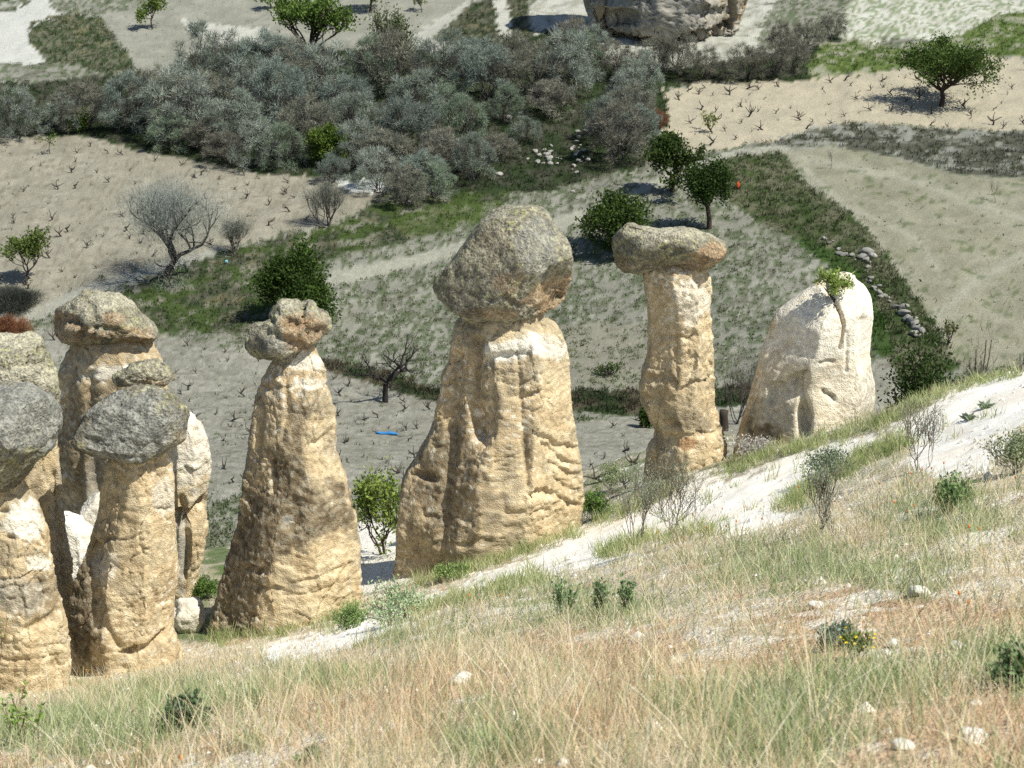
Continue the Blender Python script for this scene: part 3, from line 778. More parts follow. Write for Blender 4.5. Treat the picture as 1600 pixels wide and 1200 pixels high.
boulder('cap_boulder', 'flat olive-grey slab boulder lying on the slim pale column', 'boulder',
        zf([(92,160),(100,135),(130,105),(155,82),(175,78),(200,85),(240,90),(280,98),(330,95),(380,90),(430,95),(480,110),(520,135),(550,160),(560,185),(552,215),(530,238),(480,255),(420,262),(370,265),(320,272),(250,280),(190,282),(140,272),(110,245),(98,205)], 2.608, 920, 320),
        32.4, 0.95, sub=5, seed=9.2, rough=0.75, p=3.0, group=GB_, cuts=[(0, -0.7, 0.7, 0.55, 0.25)],
        pl=[('ochre', 1112, 398, 28, 18, -20, 1.0), ('ochre', 1080, 415, 40, 9, 0, 0.7), ('ochre', 970, 410, 20, 12, 20, 0.5), ('pale', 1040, 365, 70, 12, 0, 0.6)],
        marks=[('ledge', [(965,400),(1000,412),(1060,408),(1100,400)], 14, 0.06), ('blob', 1000, 357, 20, 8, 0, 0.05)])
# the whitish cone on the right
pillar('fairy_chimney', 'uncapped whitish rock cone split by a dark crack, small shrub on its tip', 'rock pillar',
       zr([(300,1000,1085),(315,952,1110),(330,922,1128),(360,878,1147),(400,823,1159),(440,772,1161),(480,748,1161),(520,741,1160),(560,730,1156),(600,712,1154),(650,698,1157),(700,685,1162),(750,668,1178),(800,655,1182),(850,640,1177),(900,625,1172),(950,612,1170),(990,602,1166),(1060,590,1160)], 2.608, 920, 320),
       32.3, 0.85, facets=((-28, 0.80), (-75, 0.80), (-135, 0.76), (60, 0.9)), seed=12.4, pat=-0.3, rough=0.4, strata=0.010, cracks=0.02, nz=230, na=240, group=GP_, top=0.5, tone=1.08,
       marks=[('line', [(1292,452),(1303,468),(1314,490),(1319,510),(1318,526),(1313,545)], 1.6, 0.34), ('blob', 1294, 444, 9, 13, 10, 0.25), ('line', [(1324,520),(1322,580)], 3, 0.05),
              ('ledge', [(1200,598),(1220,592),(1245,578),(1262,570)], 46, 0.26), ('blob', 1256, 655, 11, 36, 0, 0.30), ('blob', 1238, 600, 24, 24, 0, 0.16), ('ledge', [(1280,565),(1294,560),(1304,562)], 10, 0.1), ('ledge', [(1284,604),(1296,612),(1306,622)], 12, 0.12), ('line', [(1348,500),(1346,570)], 5, 0.06), ('line', [(1184,590),(1176,640),(1168,690)], 6, 0.10)],
       pl=[('pale', 1270, 590, 120, 120, 0, 0.5), ('pale', 1340, 580, 40, 120, 0, 0.6), ('pale', 1290, 505, 110, 80, -10, 0.85), ('pale', 1345, 480, 40, 80, 0, 0.9), ('grey', 1285, 458, 22, 14, 40, 0.5), ('tan', 1290, 640, 40, 45, 0, 0.35), ('tan', 1240, 605, 40, 26, 0, 0.45), ('patina', 1200, 670, 44, 45, 0, 0.85), ('grey', 1352, 620, 12, 60, 0, 0.5)])
# the cone with the double-humped cap
pillar('fairy_chimney', 'tan conical rock pillar with dark brown patina, capped by the double-humped boulder', 'rock pillar',
       zr([(236,296,352),(250,280,360),(270,225,375),(300,203,385),(340,180,393),(380,165,398),(450,152,408),(500,145,410),(560,142,412),(600,138,425),(650,130,450),(700,122,466),(750,112,478),(800,98,487),(850,85,492),(900,72,494),(950,60,497),(1000,48,499),(1050,38,500),(1100,25,500),(1200,10,500)], 2.07, 320, 430),
       28.4, 0.8, seed=15.8, pat=0.10, nz=270, na=250, group=GP_, tilt=0.35, strata=0.03,
       marks=[('line', [(478,700),(500,690),(520,672)], 4, 0.05), ('ledge', [(378,880),(400,888),(420,880)], 18, 0.14), ('ledge', [(400,912),(420,918),(440,914)], 12, 0.10), ('line', [(428,720),(427,770)], 3, 0.08), ('line', [(400,610),(408,640),(402,700)], 5, 0.10), ('line', [(548,880),(525,915),(505,945)], 3, 0.08), ('ledge', [(455,910),(500,900),(540,880)], 8, 0.05), ('ledge', [(440,930),(490,925),(530,910)], 8, 0.05), ('line', [(446,590),(450,640),(440,690)], 4, 0.05), ('ledge', [(410,600),(440,604),(500,598)], 10, 0.05)],
       pl=[('patina', 440, 820, 120, 75, -22, 0.9), ('patina', 452, 715, 36, 55, 0, 0.85), ('patina', 478, 645, 26, 22, 0, 0.6), ('patina', 365, 930, 40, 90, 0, 0.7), ('tan', 500, 890, 62, 60, -30, 1.0), ('tan', 480, 940, 80, 30, -10, 0.9), ('tan', 490, 700, 22, 50, 0, 0.7), ('pale', 475, 565, 42, 14, 0, 0.75), ('pale', 486, 600, 34, 8, 0, 0.6), ('grey', 450, 812, 12, 8, 0, 0.8)])
boulder('cap_boulder', 'lumpy double-humped boulder with brown broken face on the tan cone', 'boulder',
        zf([(137,220),(140,190),(150,165),(180,150),(208,143),(212,125),(225,105),(250,85),(275,77),(300,85),(314,97),(320,86),(340,78),(358,85),(368,102),(395,120),(405,145),(403,170),(385,195),(365,208),(355,222),(340,234),(315,234),(300,247),(275,268),(250,280),(215,272),(170,272),(148,258),(137,240)], 2.07, 320, 430),
        28.3, 0.85, sub=5, seed=18.1, rough=1.0, p=2.4, group=GB_,
        marks=[('line', [(474,468),(476,490),(480,520)], 5, 0.16), ('blob', 455, 505, 16, 12, 0, 0.14), ('line', [(420,520),(440,530),(470,540)], 6, 0.10), ('ledge', [(448,488),(462,484),(472,488)], 10, 0.08), ('blob', 500, 518, 10, 8, 0, 0.12), ('line', [(424,500),(432,524)], 5, 0.08)],
        pl=[('ochre', 460, 515, 24, 30, 0, 0.95), ('ochre', 492, 520, 22, 28, 0, 0.9), ('grey', 420, 540, 30, 16, 0, 0.5), ('pale', 450, 475, 20, 12, 0, 0.6), ('dark', 500, 515, 12, 14, 0, 0.4)])
# the group on the left
pillar('fairy_chimney', 'pinkish tan rock pillar with bulging side under the dark grey boulder, left group front', 'rock pillar',
       zr([(530,318,470),(560,305,485),(600,293,492),(650,285,495),(700,278,496),(750,260,497),(800,242,500),(850,228,503),(900,218,500),(950,212,492),(1000,208,488),(1050,205,496),(1100,200,515),(1150,197,528),(1220,192,535)], 1.819, 0, 420),
       26.3, 0.85, seed=21.5, pat=-0.08, nz=250, na=230, group=GP_, tilt=0.1,
       marks=[('blob', 150, 862, 10, 16, 0, 0.14), ('line', [(140,845),(146,900),(150,980)], 7, 0.14), ('line', [(150,930),(165,980),(185,1010)], 6, 0.10), ('ledge', [(186,1018),(230,1008),(262,978)], 22, 0.22), ('ledge', [(240,790),(258,796),(270,790)], 9, 0.06), ('line', [(255,745),(262,780),(258,800)], 3, 0.05), ('ledge', [(158,842),(170,838),(180,842)], 12, 0.12), ('line', [(176,730),(180,780)], 5, 0.06)],
       pl=[('tan', 215, 830, 60, 110, 0, 0.6), ('pale', 255, 780, 20, 26, 0, 0.6), ('patina', 130, 960, 26, 100, 0, 0.75), ('patina', 190, 830, 30, 30, 0, 0.4), ('pale', 165, 890, 20, 30, 0, 0.5), ('tan', 210, 970, 55, 40, 0, 0.5)])
boulder('cap_boulder', 'dark grey lens-shaped boulder on the pinkish pillar, nearest to the grassy slope', 'boulder',
        zf([(208,497),(222,460),(240,420),(275,390),(310,365),(360,340),(400,328),(440,335),(480,350),(515,375),(530,405),(528,450),(520,485),(480,510),(440,535),(400,552),(360,549),(310,540),(270,528),(225,520)], 1.819, 0, 420),
        26.1, 1.0, seed=24.4, rough=0.75, p=2.2, group=GB_, tone=0.9,
        marks=[('ledge', [(118,700),(160,706),(210,712)], 10, 0.06), ('blob', 145, 690, 22, 8, 15, 0.05)],
        pl=[('grey', 200, 665, 90, 60, 0, 0.85), ('ochre', 284, 682, 10, 14, 0, 0.9), ('dark', 140, 705, 30, 8, 10, 0.5)])
pillar('fairy_chimney', 'tall shaded tan pillar behind, under the rounded boulder with rusty hollows', 'rock pillar',
       zr([(212,205,420),(240,188,442),(270,178,462),(300,170,468),(350,163,460),(400,160,430),(450,158,410),(500,150,400),(560,155,400),(620,165,400),(680,175,400),(760,180,400),(850,180,400)], 1.819, 0, 420),
       33.2, 0.8, seed=27.9, pat=0.12, nz=160, na=170, group=GP_, tone=0.92,
       marks=[('line', [(122,700),(124,760),(126,800)], 6, 0.14), ('line', [(140,590),(138,650),(130,700)], 7, 0.10), ('blob', 150, 745, 14, 40, 0, 0.2), ('ledge', [(100,590),(130,584),(160,578)], 10, 0.05)],
       pl=[('pale', 170, 582, 40, 10, -10, 0.8), ('patina', 130, 700, 50, 100, 0, 0.6), ('grey', 150, 745, 18, 50, 0, 0.5)])
boulder('cap_boulder', 'rounded brown boulder with rusty hollows and greenish top, highest of the left group', 'boulder',
        zf([(148,180),(152,145),(165,118),(200,95),(240,65),(290,60),(340,72),(375,95),(400,125),(430,150),(447,180),(440,205),(405,213),(340,217),(280,219),(220,214),(180,207),(155,195)], 1.819, 0, 420),
        33.0, 1.0, sub=5, seed=30.2, rough=0.9, p=2.4, group=GB_,
        marks=[('ledge', [(84,500),(100,490),(122,496),(132,520)], 26, 0.16), ('ledge', [(128,512),(160,505),(185,514)], 18, 0.12), ('ledge', [(195,520),(220,514),(243,518)], 14, 0.08), ('line', [(140,478),(150,500),(146,530)], 5, 0.08)],
        pl=[('ochre', 105, 510, 24, 26, 0, 0.9), ('ochre', 177, 500, 20, 12, 0, 0.8), ('ochre', 205, 525, 40, 14, 0, 0.7), ('pale', 180, 470, 50, 16, 0, 0.6), ('ochre', 140, 525, 30, 12, 0, 0.7)])
pillar('fairy_chimney', 'cream bulbous rock pillar with dark pits behind the pinkish pillar', 'rock pillar',
       zr([(330,436,472),(360,440,482),(395,446,528),(430,450,560),(460,455,578),(500,458,590),(550,458,597),(600,460,597),(640,462,592),(680,466,588),(750,468,590),(800,470,583),(840,470,575),(870,470,566),(940,465,560),(1000,460,560)], 1.819, 0, 420),
       31.0, 0.95, seed=33.3, pat=-0.25, nz=200, na=170, group=GP_, tone=1.05,
       marks=[('ledge', [(270,800),(300,790),(326,766)], 34, 0.28), ('blob', 307, 672, 4, 5, 0, 0.07), ('line', [(284,780),(292,850),(290,900)], 6, 0.12)],
       pl=[('pale', 300, 700, 40, 70, 0, 0.7), ('tan', 310, 840, 30, 60, 0, 0.7), ('grey', 284, 860, 12, 70, 0, 0.8)])
boulder('cap_boulder', 'small flat arched boulder perched behind the lens-shaped one', 'boulder',
        zf([(325,305),(345,290),(380,270),(415,258),(445,258),(475,275),(498,300),(495,318),(465,330),(430,336),(400,328),(370,335),(340,333),(327,322)], 1.819, 0, 420),
        31.0, 0.9, sub=5, seed=36.8, rough=0.8, group=GB_, pl=[('ochre', 235, 600, 24, 8, 0, 0.6)])
pillar('fairy_chimney', 'grey-tan rock slab at the left edge, standing behind the front pillar', 'rock pillar',
       zr([(330,-70,150),(400,-75,155),(480,-80,160),(540,-80,160),(620,-85,168),(700,-90,178),(760,-90,184),(850,-95,198),(930,-95,206),(1000,-95,205),(1100,-95,205),(1200,-95,205)], 1.819, 0, 420),
       27.0, 0.5, seed=39.6, pat=0.02, nz=150, na=160, group=GP_, marks=[('line', [(85,740),(92,820),(98,900)], 4, 0.06)], pl=[('tan', 80, 720, 30, 60, 0, 0.5), ('grey', 95, 850, 16, 120, 0, 0.5)])
pillar('fairy_chimney', 'tan rock pillar cut by the left edge, bright bulge below its overhanging boulder', 'rock pillar',
       zr([(590,-60,60),(620,-75,72),(660,-85,98),(700,-90,115),(760,-95,130),(800,-95,136),(850,-98,146),(900,-100,160),(950,-100,172),(1000,-100,180),(1050,-100,187),(1120,-100,192),(1220,-100,196)], 1.819, 0, 420),
       25.0, 0.75, seed=42.2, pat=0.0, nz=220, na=230, group=GP_, tilt=0.2,
       marks=[('blob', 18, 840, 8, 5, 0, 0.10), ('blob', 8, 800, 10, 4, 0, 0.08), ('ledge', [(0,905),(30,900),(60,890)], 12, 0.06), ('line', [(40,985),(70,970),(90,955)], 6, 0.08), ('ledge', [(0,1030),(50,1028),(95,1020)], 8, 0.04)],
       pl=[('pale', 38, 815, 36, 34, 20, 0.85), ('pale', 62, 880, 20, 16, 20, 0.7), ('tan', 40, 1030, 70, 60, 0, 0.9), ('patina', 60, 930, 50, 40, -20, 0.6), ('grey', 30, 930, 40, 40, 0, 0.4)])
boulder('cap_boulder', 'dark grey boulder cut by the left edge, overhanging the front pillar', 'boulder',
        zf([(-100,420),(-700,350),(0,320),(40,318),(90,335),(135,365),(155,400),(158,440),(150,470),(145,500),(125,525),(100,540),(75,575),(50,605),(20,635),(-10,650),(-700,640),(-110,560)], 1.819, 0, 420),
        24.8, 0.95, seed=45.5, rough=0.8, group=GB_, tone=0.92, cuts=[(0.3, -0.75, 0.5, 0.62, 0.2)],
        pl=[('grey', 40, 650, 90, 70, 0, 0.8), ('dark', 40, 745, 40, 14, -30, 0.6)], marks=[('line', [(78,668),(84,690)], 6, 0.08), ('ledge', [(0,735),(40,710),(80,690)], 16, 0.05)])
boulder('cap_boulder', 'pale layered boulder at the left edge, above and behind the dark grey one', 'boulder',
        zf([(-90,230),(-40,190),(0,190),(50,183),(90,180),(115,195),(130,240),(160,295),(168,350),(160,395),(130,390),(60,380),(0,370),(-80,350)], 1.819, 0, 420),
        26.8, 0.8, sub=5, seed=48.7, rough=0.9, p=2.8, group=GB_, tone=1.12, marks=[('ledge', [(0,572),(40,566),(72,556)], 12, 0.12), ('line', [(40,560),(75,540)], 4, 0.06)],
        pl=[('pale', 40, 590, 60, 26, 0, 0.4), ('pale', 40, 530, 50, 12, 0, 0.5)])
boulder('tuff_rock', 'rounded whitish rock wedged between the left pillars', 'rock',
        zf([(222,720),(228,690),(245,660),(265,640),(285,632),(300,650),(300,720),(285,760),(250,760),(228,745)], 1.819, 0, 420), 30.3, 0.9, sub=5, seed=50.1, rough=0.6, tone=1.0,
        pl=(), mat=M_TUFF, colf=lambda V, N, s, pl, t=1.0: tuff_colour(V, N, s, [('pale', 145, 800, 60, 80, 0, 0.7), ('grey', 150, 790, 20, 30, 0, 0.5)], t))
pillar('tuff_cone', 'low bright white tuff cone glimpsed between two left pillars', 'rock',
       zr([(715,150,225),(735,140,262),(780,140,275),(850,140,290),(950,135,300),(1020,130,300)], 1.819, 0, 420), 29.2, 0.8, seed=52.3, nz=80, na=90, rough=0.5, pat=-0.6, tone=1.15, pl=[('pale', 120, 860, 90, 120, 0, 1.0)])
boulder('tuff_rock', 'pale lumpy rock on the ground between pinkish pillar and tan cone', 'rock',
        [(270,950),(278,938),(300,934),(318,944),(320,965),(310,985),(285,992),(270,980)], 28.6, 0.9, sub=4, seed=54.1, rough=1.2, mat=M_TUFF,
        colf=lambda V, N, s, pl, t=1.0: tuff_colour(V, N, s, [('pale', 295, 960, 60, 60, 0, 0.7)], t))

# the outcrop at the head of the valley
pillar('tuff_outcrop', 'massive grey rock outcrop with overhanging base at the top of the picture', 'rock outcrop',
       [(-160,930,1140),(-90,912,1165),(-30,908,1176),(10,912,1172),(35,920,1160),(52,932,1148),(64,945,1125),(76,955,1110),(100,930,1150),(125,915,1165)], 154, 0.6, seed=57.7, nz=150, na=220, rough=4.0, pat=0.15, strata=0.10, tilt=0.05, top=0.4, cracks=0.35, sink=2, tone=0.78,
       marks=[('ledge', [(935,44),(980,56),(1040,66),(1080,52),(1120,42),(1150,22)], 40, 2.2), ('line', [(936,0),(938,30),(945,60)], 5, 1.2), ('line', [(1142,-20),(1144,20)], 4, 0.9), ('blob', 975, 30, 22, 14, 0, 0.9), ('blob', 1110, 20, 25, 12, 0, 0.6)],
       pl=[('grey', 1040, 10, 120, 60, 0, 0.9), ('patina', 960, 40, 24, 16, 0, 0.6), ('rust', 1010, 40, 18, 10, 0, 0.5), ('rust', 1110, 12, 28, 12, 0, 0.35), ('pale', 1140, 70, 70, 34, -20, 0.7), ('pale', 925, 60, 26, 60, 0, 0.6), ('patina', 975, 30, 26, 16, 0, 0.8)])
# ------------------------------------------------------------------ vegetation builders
_lr = np.log(rr)
def fast_ground(x, y):
    """height, colour and zone of the ground sheet"""
    r = np.hypot(x, y); a = np.arctan2(x, y)
    i = np.clip(np.searchsorted(rr, r) - 1, 0, nrw - 2); j = np.clip(np.searchsorted(ang, a) - 1, 0, nc - 2)
    fi = np.clip((r - rr[i]) / (rr[i + 1] - rr[i]), 0, 1); fj = np.clip((a - ang[j]) / (ang[j + 1] - ang[j]), 0, 1)
    k = i * nc + j
    z = (GZ[k] * (1 - fj) + GZ[k + 1] * fj) * (1 - fi) + (GZ[k + nc] * (1 - fj) + GZ[k + nc + 1] * fj) * fi
    return z, gcol[k], gzone[k]
def unit(v): return v / (np.linalg.norm(v, axis=-1, keepdims=True) + 1e-9)
def slivers(mb, P, D, L, W, C):
    """thin triangles: grass and twig ends"""
    n = len(P)
    side = unit(np.cross(D, np.random.RandomState(n % 9973).normal(size=(n, 3))))
    V = np.stack([P - side * W[:, None], P + side * W[:, None], P + D * L[:, None]], 1).reshape(-1, 3)
    mb.addm(V, T=np.arange(3 * n).reshape(-1, 3), C=np.repeat(C, 3, 0))
def leaves(mb, P, D, L, W, C, rng):
    """pointed leaves folded along the midrib"""
    n = len(P)
    side = unit(np.cross(D, rng.normal(size=(n, 3))))
    mid = P + D * (L * 0.5)[:, None]
    nrm = np.cross(D, side) * (W * 0.35)[:, None]
    V = np.stack([P, mid + side * W[:, None] + nrm, P + D * L[:, None], mid - side * W[:, None] + nrm], 1).reshape(-1, 3)
    k = np.arange(n)[:, None] * 4
    T = np.concatenate([k + np.array([[0, 1, 2]]), k + np.array([[0, 2, 3]])])
    mb.addm(V, T=T, C=np.repeat(C, 4, 0))
def blades(mb, P, L, W, C, rng, lean=0.5, bend=0.5, tip=None):
    """grass blades in three bent segments"""
    n = len(P)
    az = rng.uniform(0, 2 * np.pi, n); ln = np.abs(rng.normal(0, lean, n))
    h = np.stack([np.cos(az), np.sin(az), 0 * az], -1)
    d0 = unit(h * ln[:, None] + np.array([0, 0, 1.0]))
    bz = bend * rng.uniform(0.2, 1.0, n)
    s = np.array([0, 0.45, 0.8, 1.0]); wv = np.array([1.0, 0.9, 0.6, 0.0])
    a2 = rng.uniform(-0.9, 0.9, n)
    side = np.stack([np.cos(a2), np.sin(a2), 0 * a2], -1)
    vs = []
    for k in range(4):
        c = P + d0 * (L * s[k])[:, None] + h * (L * bz * s[k] ** 2 * 0.6)[:, None] - np.array([0, 0, 1.0]) * (L * bz * s[k] ** 2 * 0.25)[:, None]
        if k < 3: vs += [c - side * (W * wv[k])[:, None], c + side * (W * wv[k])[:, None]]
        else: vs += [c]
    V = np.stack(vs, 1).reshape(-1, 3)
    k = np.arange(n)[:, None] * 7
    Q = np.concatenate([k + np.array([[0, 1, 3, 2]]), k + np.array([[2, 3, 5, 4]])])
    T = k + np.array([[4, 5, 6]])
    CC = np.repeat(C[:, None], 7, 1)
    if tip is not None: CC = CC * (1 + (np.array([0, 0, .3, .3, .7, .7, 1.0])[None, :, None]) * (tip - 1))
    mb.addm(V, T=T, Q=Q, C=CC.reshape(-1, 3))
def grow(rng, p, d, L, r, lev, out, tips, spread=0.7, up=0.15, kids=(3, 4), wob=0.22):
    n = 5
    pts = [np.array(p, float)]; dd = np.array(d, float)
    for k in range(n - 1):
        dd = unit(dd + rng.normal(0, wob, 3) + np.array([0, 0, up]))
        pts.append(pts[-1] + dd * L / (n - 1))
    out.append((np.array(pts), np.linspace(r, r * 0.55, n), lev))
    if lev == 0:
        tips.append((pts[-1], dd)); tips.append((pts[2], dd)); return
    for k in range(rng.randint(kids[0], kids[1] + 1)):
        i = rng.randint(2, n) if k else n - 1
        nd = unit(dd + rng.normal(0, spread, 3))
        grow(rng, pts[i], nd, L * rng.uniform(0.6, 0.85), r * 0.55, lev - 1, out, tips, spread, up, kids, wob)
def skeleton(seed, trunk=0.25, limbs=4, levels=3, spread=0.7, up=0.12, stems=1, lean=(0, 0), r0=0.035, kids=(3, 4), wob=0.22, flare=0.9):
    """branches of a plant one unit high and about one unit wide; returns polylines and tips"""
    rng = np.random.RandomState(seed); out = []; tips = []
    for s in range(stems):
        b = np.array([0, 0, 0.0]) if stems == 1 else np.array([rng.normal(0, 0.05), rng.normal(0, 0.05), 0])
        d0 = unit(np.array([lean[0], lean[1], 1.0]) + (rng.normal(0, 0.45, 3) * (stems > 1)))
        if trunk > 0:
            p = [b]; d = d0
            for k in range(5):
                p.append(p[-1] + d * trunk / 5); d = unit(d + rng.normal(0, 0.12, 3))
            out.append((np.array(p), np.linspace(r0, r0 * 0.75, 6), 9))
            b, d0 = p[-1], d
        for k in range(limbs):
            a = 2 * np.pi * (k + rng.uniform(0, 0.6)) / limbs
            nd = unit(d0 * rng.uniform(0.5, 1.1) + flare * np.array([math.cos(a), math.sin(a), 0.15]))
            grow(rng, b, nd, 0.34 * rng.uniform(0.8, 1.15), r0 * 0.6, levels, out, tips, spread, up, kids, wob)
    allp = np.concatenate([o[0] for o in out])
    zmax = allp[:, 2].max(); ex = np.percentile(np.abs(allp[:, :2]), 98)
    S = np.array([0.5 / ex, 0.5 / ex, 1.0 / zmax])
    out = [(o[0] * S, o[1], o[2]) for o in out]
    tips = [(t[0] * S, unit(t[1])) for t in tips]
    return out, tips
def wood_mesh(name, out, w, h, col, sides=6, rmin=0.004, seed=0):
    mb = MB(); rng = np.random.RandomState(seed)
    S = np.array([w, w, h])
    for pts, rad, lev in out:
        tube(mb, pts * S, np.maximum(rad * h, rmin), sides if lev > 1 else (4 if lev == 1 else 3), np.array(col) * rng.uniform(0.8, 1.2))
    return mb.mesh(name)
def tint(rng, n, c1, c2, v=0.15):
    t = rng.uniform(0, 1, n)
    return mix(c1, c2, t) * rng.normal(1, v, n).clip(0.5, 1.6)[:, None]
def leafy(name, label, cat, loc, w, h, seed, c1, c2, per=14, leaf=0.13, trunk=0.25, stems=1, limbs=4, levels=3, jit=0.11, lean=(0, 0), group=None, bark=(0.06, 0.045, 0.035), r0=0.035, spread=0.7, kids=(3, 4), parent_names=('trunk', 'crown'), flare=0.9, droop=0.0, fill=0.0, up=0.12):
    rng = np.random.RandomState(seed + 100)
    w *= 0.88; h *= 0.95; per = max(2, int(per * 0.8))
    out, tips = skeleton(seed, trunk, limbs, levels, spread, up, stems, lean, r0, kids, flare=flare)
    e = empty(name, loc)
    add(parent_names[0], wood_mesh('trunk', out, w, h, bark), M_BARK, e)
    tp = np.array([t[0] for t in tips]) * np.array([w, w, h]); td = np.array([t[1] for t in tips])
    P = np.repeat(tp, per, 0) + rng.normal(0, 1, (len(tp) * per, 3)) * np.array([w, w, h]) * jit * 0.5
    D = unit(np.repeat(td, per, 0) + rng.normal(0, 0.8, (len(P), 3)) - np.array([0, 0, droop]))
    clump = np.repeat(rng.normal(1, 0.16, len(tp)), per)
    C = tint(rng, len(P), c1, c2) * clump[:, None]
    mb = MB()
    leaves(mb, P, D, rng.uniform(0.6, 1.3, len(P)) * leaf, rng.uniform(0.2, 0.34, len(P)) * leaf, C, rng)
    tag(add(parent_names[1], mb.mesh('crown', False), M_LEAF, e), kind='stuff')
    return tag(e, label, cat, group)
def twiggy(name, label, cat, loc, w, h, seed, c1, c2, per=26, tl=0.22, tw=0.006, trunk=0.1, stems=4, limbs=3, levels=2, group=None, bark=(0.09, 0.08, 0.07), r0=0.02, lean=(0, 0), jit=0.16, spread=0.6, names=('stems', 'twigs'), up=0.12, flare=0.9, kids=(3, 4)):
    """leafless or barely sprouting wood: stems and a haze of fine twigs"""
    rng = np.random.RandomState(seed + 300)
    out, tips = skeleton(seed, trunk, limbs, levels, spread, up, stems, lean, r0, kids=kids, flare=flare)
    e = empty(name, loc)
    add(names[0], wood_mesh('stems', out, w, h, bark, rmin=tw * 0.9), M_BARK, e)
    tp = np.array([t[0] for t in tips]) * np.array([w, w, h]); td = np.array([t[1] for t in tips])
    P = np.repeat(tp, per, 0) + rng.normal(0, 1, (len(tp) * per, 3)) * np.array([w, w, h]) * jit * 0.5
    P[:, 2] = np.maximum(P[:, 2], 0.02)
    outw = unit(P - np.array([0, 0, 0.25 * h]))
    D = unit(np.repeat(td, per, 0) * 0.5 + outw * 0.8 + rng.normal(0, 0.6, (len(P), 3)) + np.array([0, 0, 0.3]))
    clump = np.repeat(rng.normal(1, 0.18, len(tp)), per)
    C = tint(rng, len(P), c1, c2, 0.2) * clump[:, None]
    mb = MB()
    slivers(mb, P, D, rng.uniform(0.5, 1.3, len(P)) * tl, rng.uniform(0.6, 1.4, len(P)) * tw, C)
    tag(add(names[1], mb.mesh('twigs', False), M_TWIG, e), kind='stuff')
    return tag(e, label, cat, group)
def puffy(name, seed, c1, c2, clumps=52, per=150, tl=0.08, tw=0.0025):
    """rounded thicket shrub one unit wide and high: stems and many small heads of fine twigs"""
    rng = np.random.RandomState(seed); e = empty(name, (0, 0, -400))
    out, tips = skeleton(seed, 0.1, 3, 2, 0.5, 0.2, 4, (0, 0), 0.016)
    add('stems', wood_mesh('stems', out, 0.85, 0.85, (0.06, 0.055, 0.05), rmin=0.003), M_BARK, e)
    u = unit(rng.normal(size=(clumps, 3))); u[:, 2] = np.abs(u[:, 2])
    lob = 1 + 0.25 * fbm(u * 1.7, 2, seed)
    ctr = u * (rng.uniform(0.6, 1.0, clumps) ** 0.5 * lob)[:, None] * np.array([0.42, 0.42, 0.62]) + np.array([0, 0, 0.25])
    low = rng.uniform(0, 1, clumps) < 0.25
    ctr[low, 2] *= rng.uniform(0.2, 0.7, low.sum())
    rad = rng.uniform(0.08, 0.15, clumps)
    P0 = np.repeat(ctr, per, 0); d = unit(rng.normal(size=(len(P0), 3)) + np.array([0, 0, 0.35]) + 0.8 * np.repeat(unit(ctr - np.array([0, 0, 0.2])), per, 0))
    P = P0 + d * (np.repeat(rad, per) * rng.uniform(0.15, 0.85, len(P0)))[:, None]
    D = unit(d + rng.normal(0, 0.5, d.shape) + np.array([0, 0, 0.2]))
    P[:, 2] = np.maximum(P[:, 2], 0.01)
    C = tint(rng, len(P), c1, c2, 0.12) * 1.28 * np.repeat(rng.normal(1, 0.14, clumps), per)[:, None]
    mb = MB(); slivers(mb, P, D, rng.uniform(0.5, 1.2, len(P)) * tl, rng.uniform(0.6, 1.5, len(P)) * tw, C)
    tag(add('twigs', mb.mesh('twigs', False), M_TWIG, e), kind='stuff')
    return tag(e, 'grey leafless shrub in the dense gully thicket', 'shrub')
def mpp(P): return float(proj(P)[2]) / F           # metres in one pixel of the photograph at that place
def seat(px, py, wpx, hpx):
    p = gpt(px, py); s = mpp(p)
    return p, wpx * s, hpx * s * 1.03

def TB(px, wpx, top, Y, name, label, cat='tree', fn=leafy, **k):
    """a plant rooted behind the crest at distance Y, reaching up to the row `top`"""
    x = float(at_y(px, top, np.array(float(Y)))[0]); z = float(H(np.array([x]), np.array([float(Y)]))[0])
    zt = float(at_y(px, top, np.array(float(Y)))[2]); p = np.array([x, Y, z - 0.05])
    return fn(name, label, cat, p, wpx * mpp(np.array([x, Y, zt])), zt - z, **k)
# ------------------------------------------------------------------ trees of the valley
LG1, LG2 = (0.055, 0.095, 0.018), (0.11, 0.17, 0.035)
DG1, DG2 = (0.03, 0.06, 0.012), (0.065, 0.11, 0.025)
YG1, YG2 = (0.10, 0.15, 0.03), (0.19, 0.25, 0.07)
def T(px, py, w, h, name, label, cat='tree', fn=leafy, **k):
    p, W, Hh = seat(px, py, w, h)
    return fn(name, label, cat, p - np.array([0, 0, 0.05]), W, Hh, **k)
T(1471, 166, 150, 108, 'fruit_tree', 'round dark green tree alone in the beige vineyard, upper right', seed=4, c1=DG1, c2=LG2, per=26, leaf=0.24, trunk=0.30, r0=0.04, limbs=7, flare=0.9, spread=0.5, jit=0.10, up=0.2)
T(1050, 299, 116, 92, 'fruit_tree', 'spreading green tree with forked trunk beside the dirt track', seed=7, c1=DG1, c2=LG2, per=16, leaf=0.26, trunk=0.28, r0=0.05, limbs=4, jit=0.10)
T(1108, 357, 62, 104, 'fruit_tree', 'small dense dark tree on a crooked stem, right of the forked tree', seed=9, c1=DG1, c2=DG2, per=34, leaf=0.2, trunk=0.5, r0=0.045, limbs=4, jit=0.16)
T(968, 395, 108, 96, 'fruit_tree', 'green bushy tree rising behind the flat slab boulder', seed=12, c1=DG1, c2=LG2, per=15, leaf=0.24, trunk=0.12, stems=2, limbs=4)
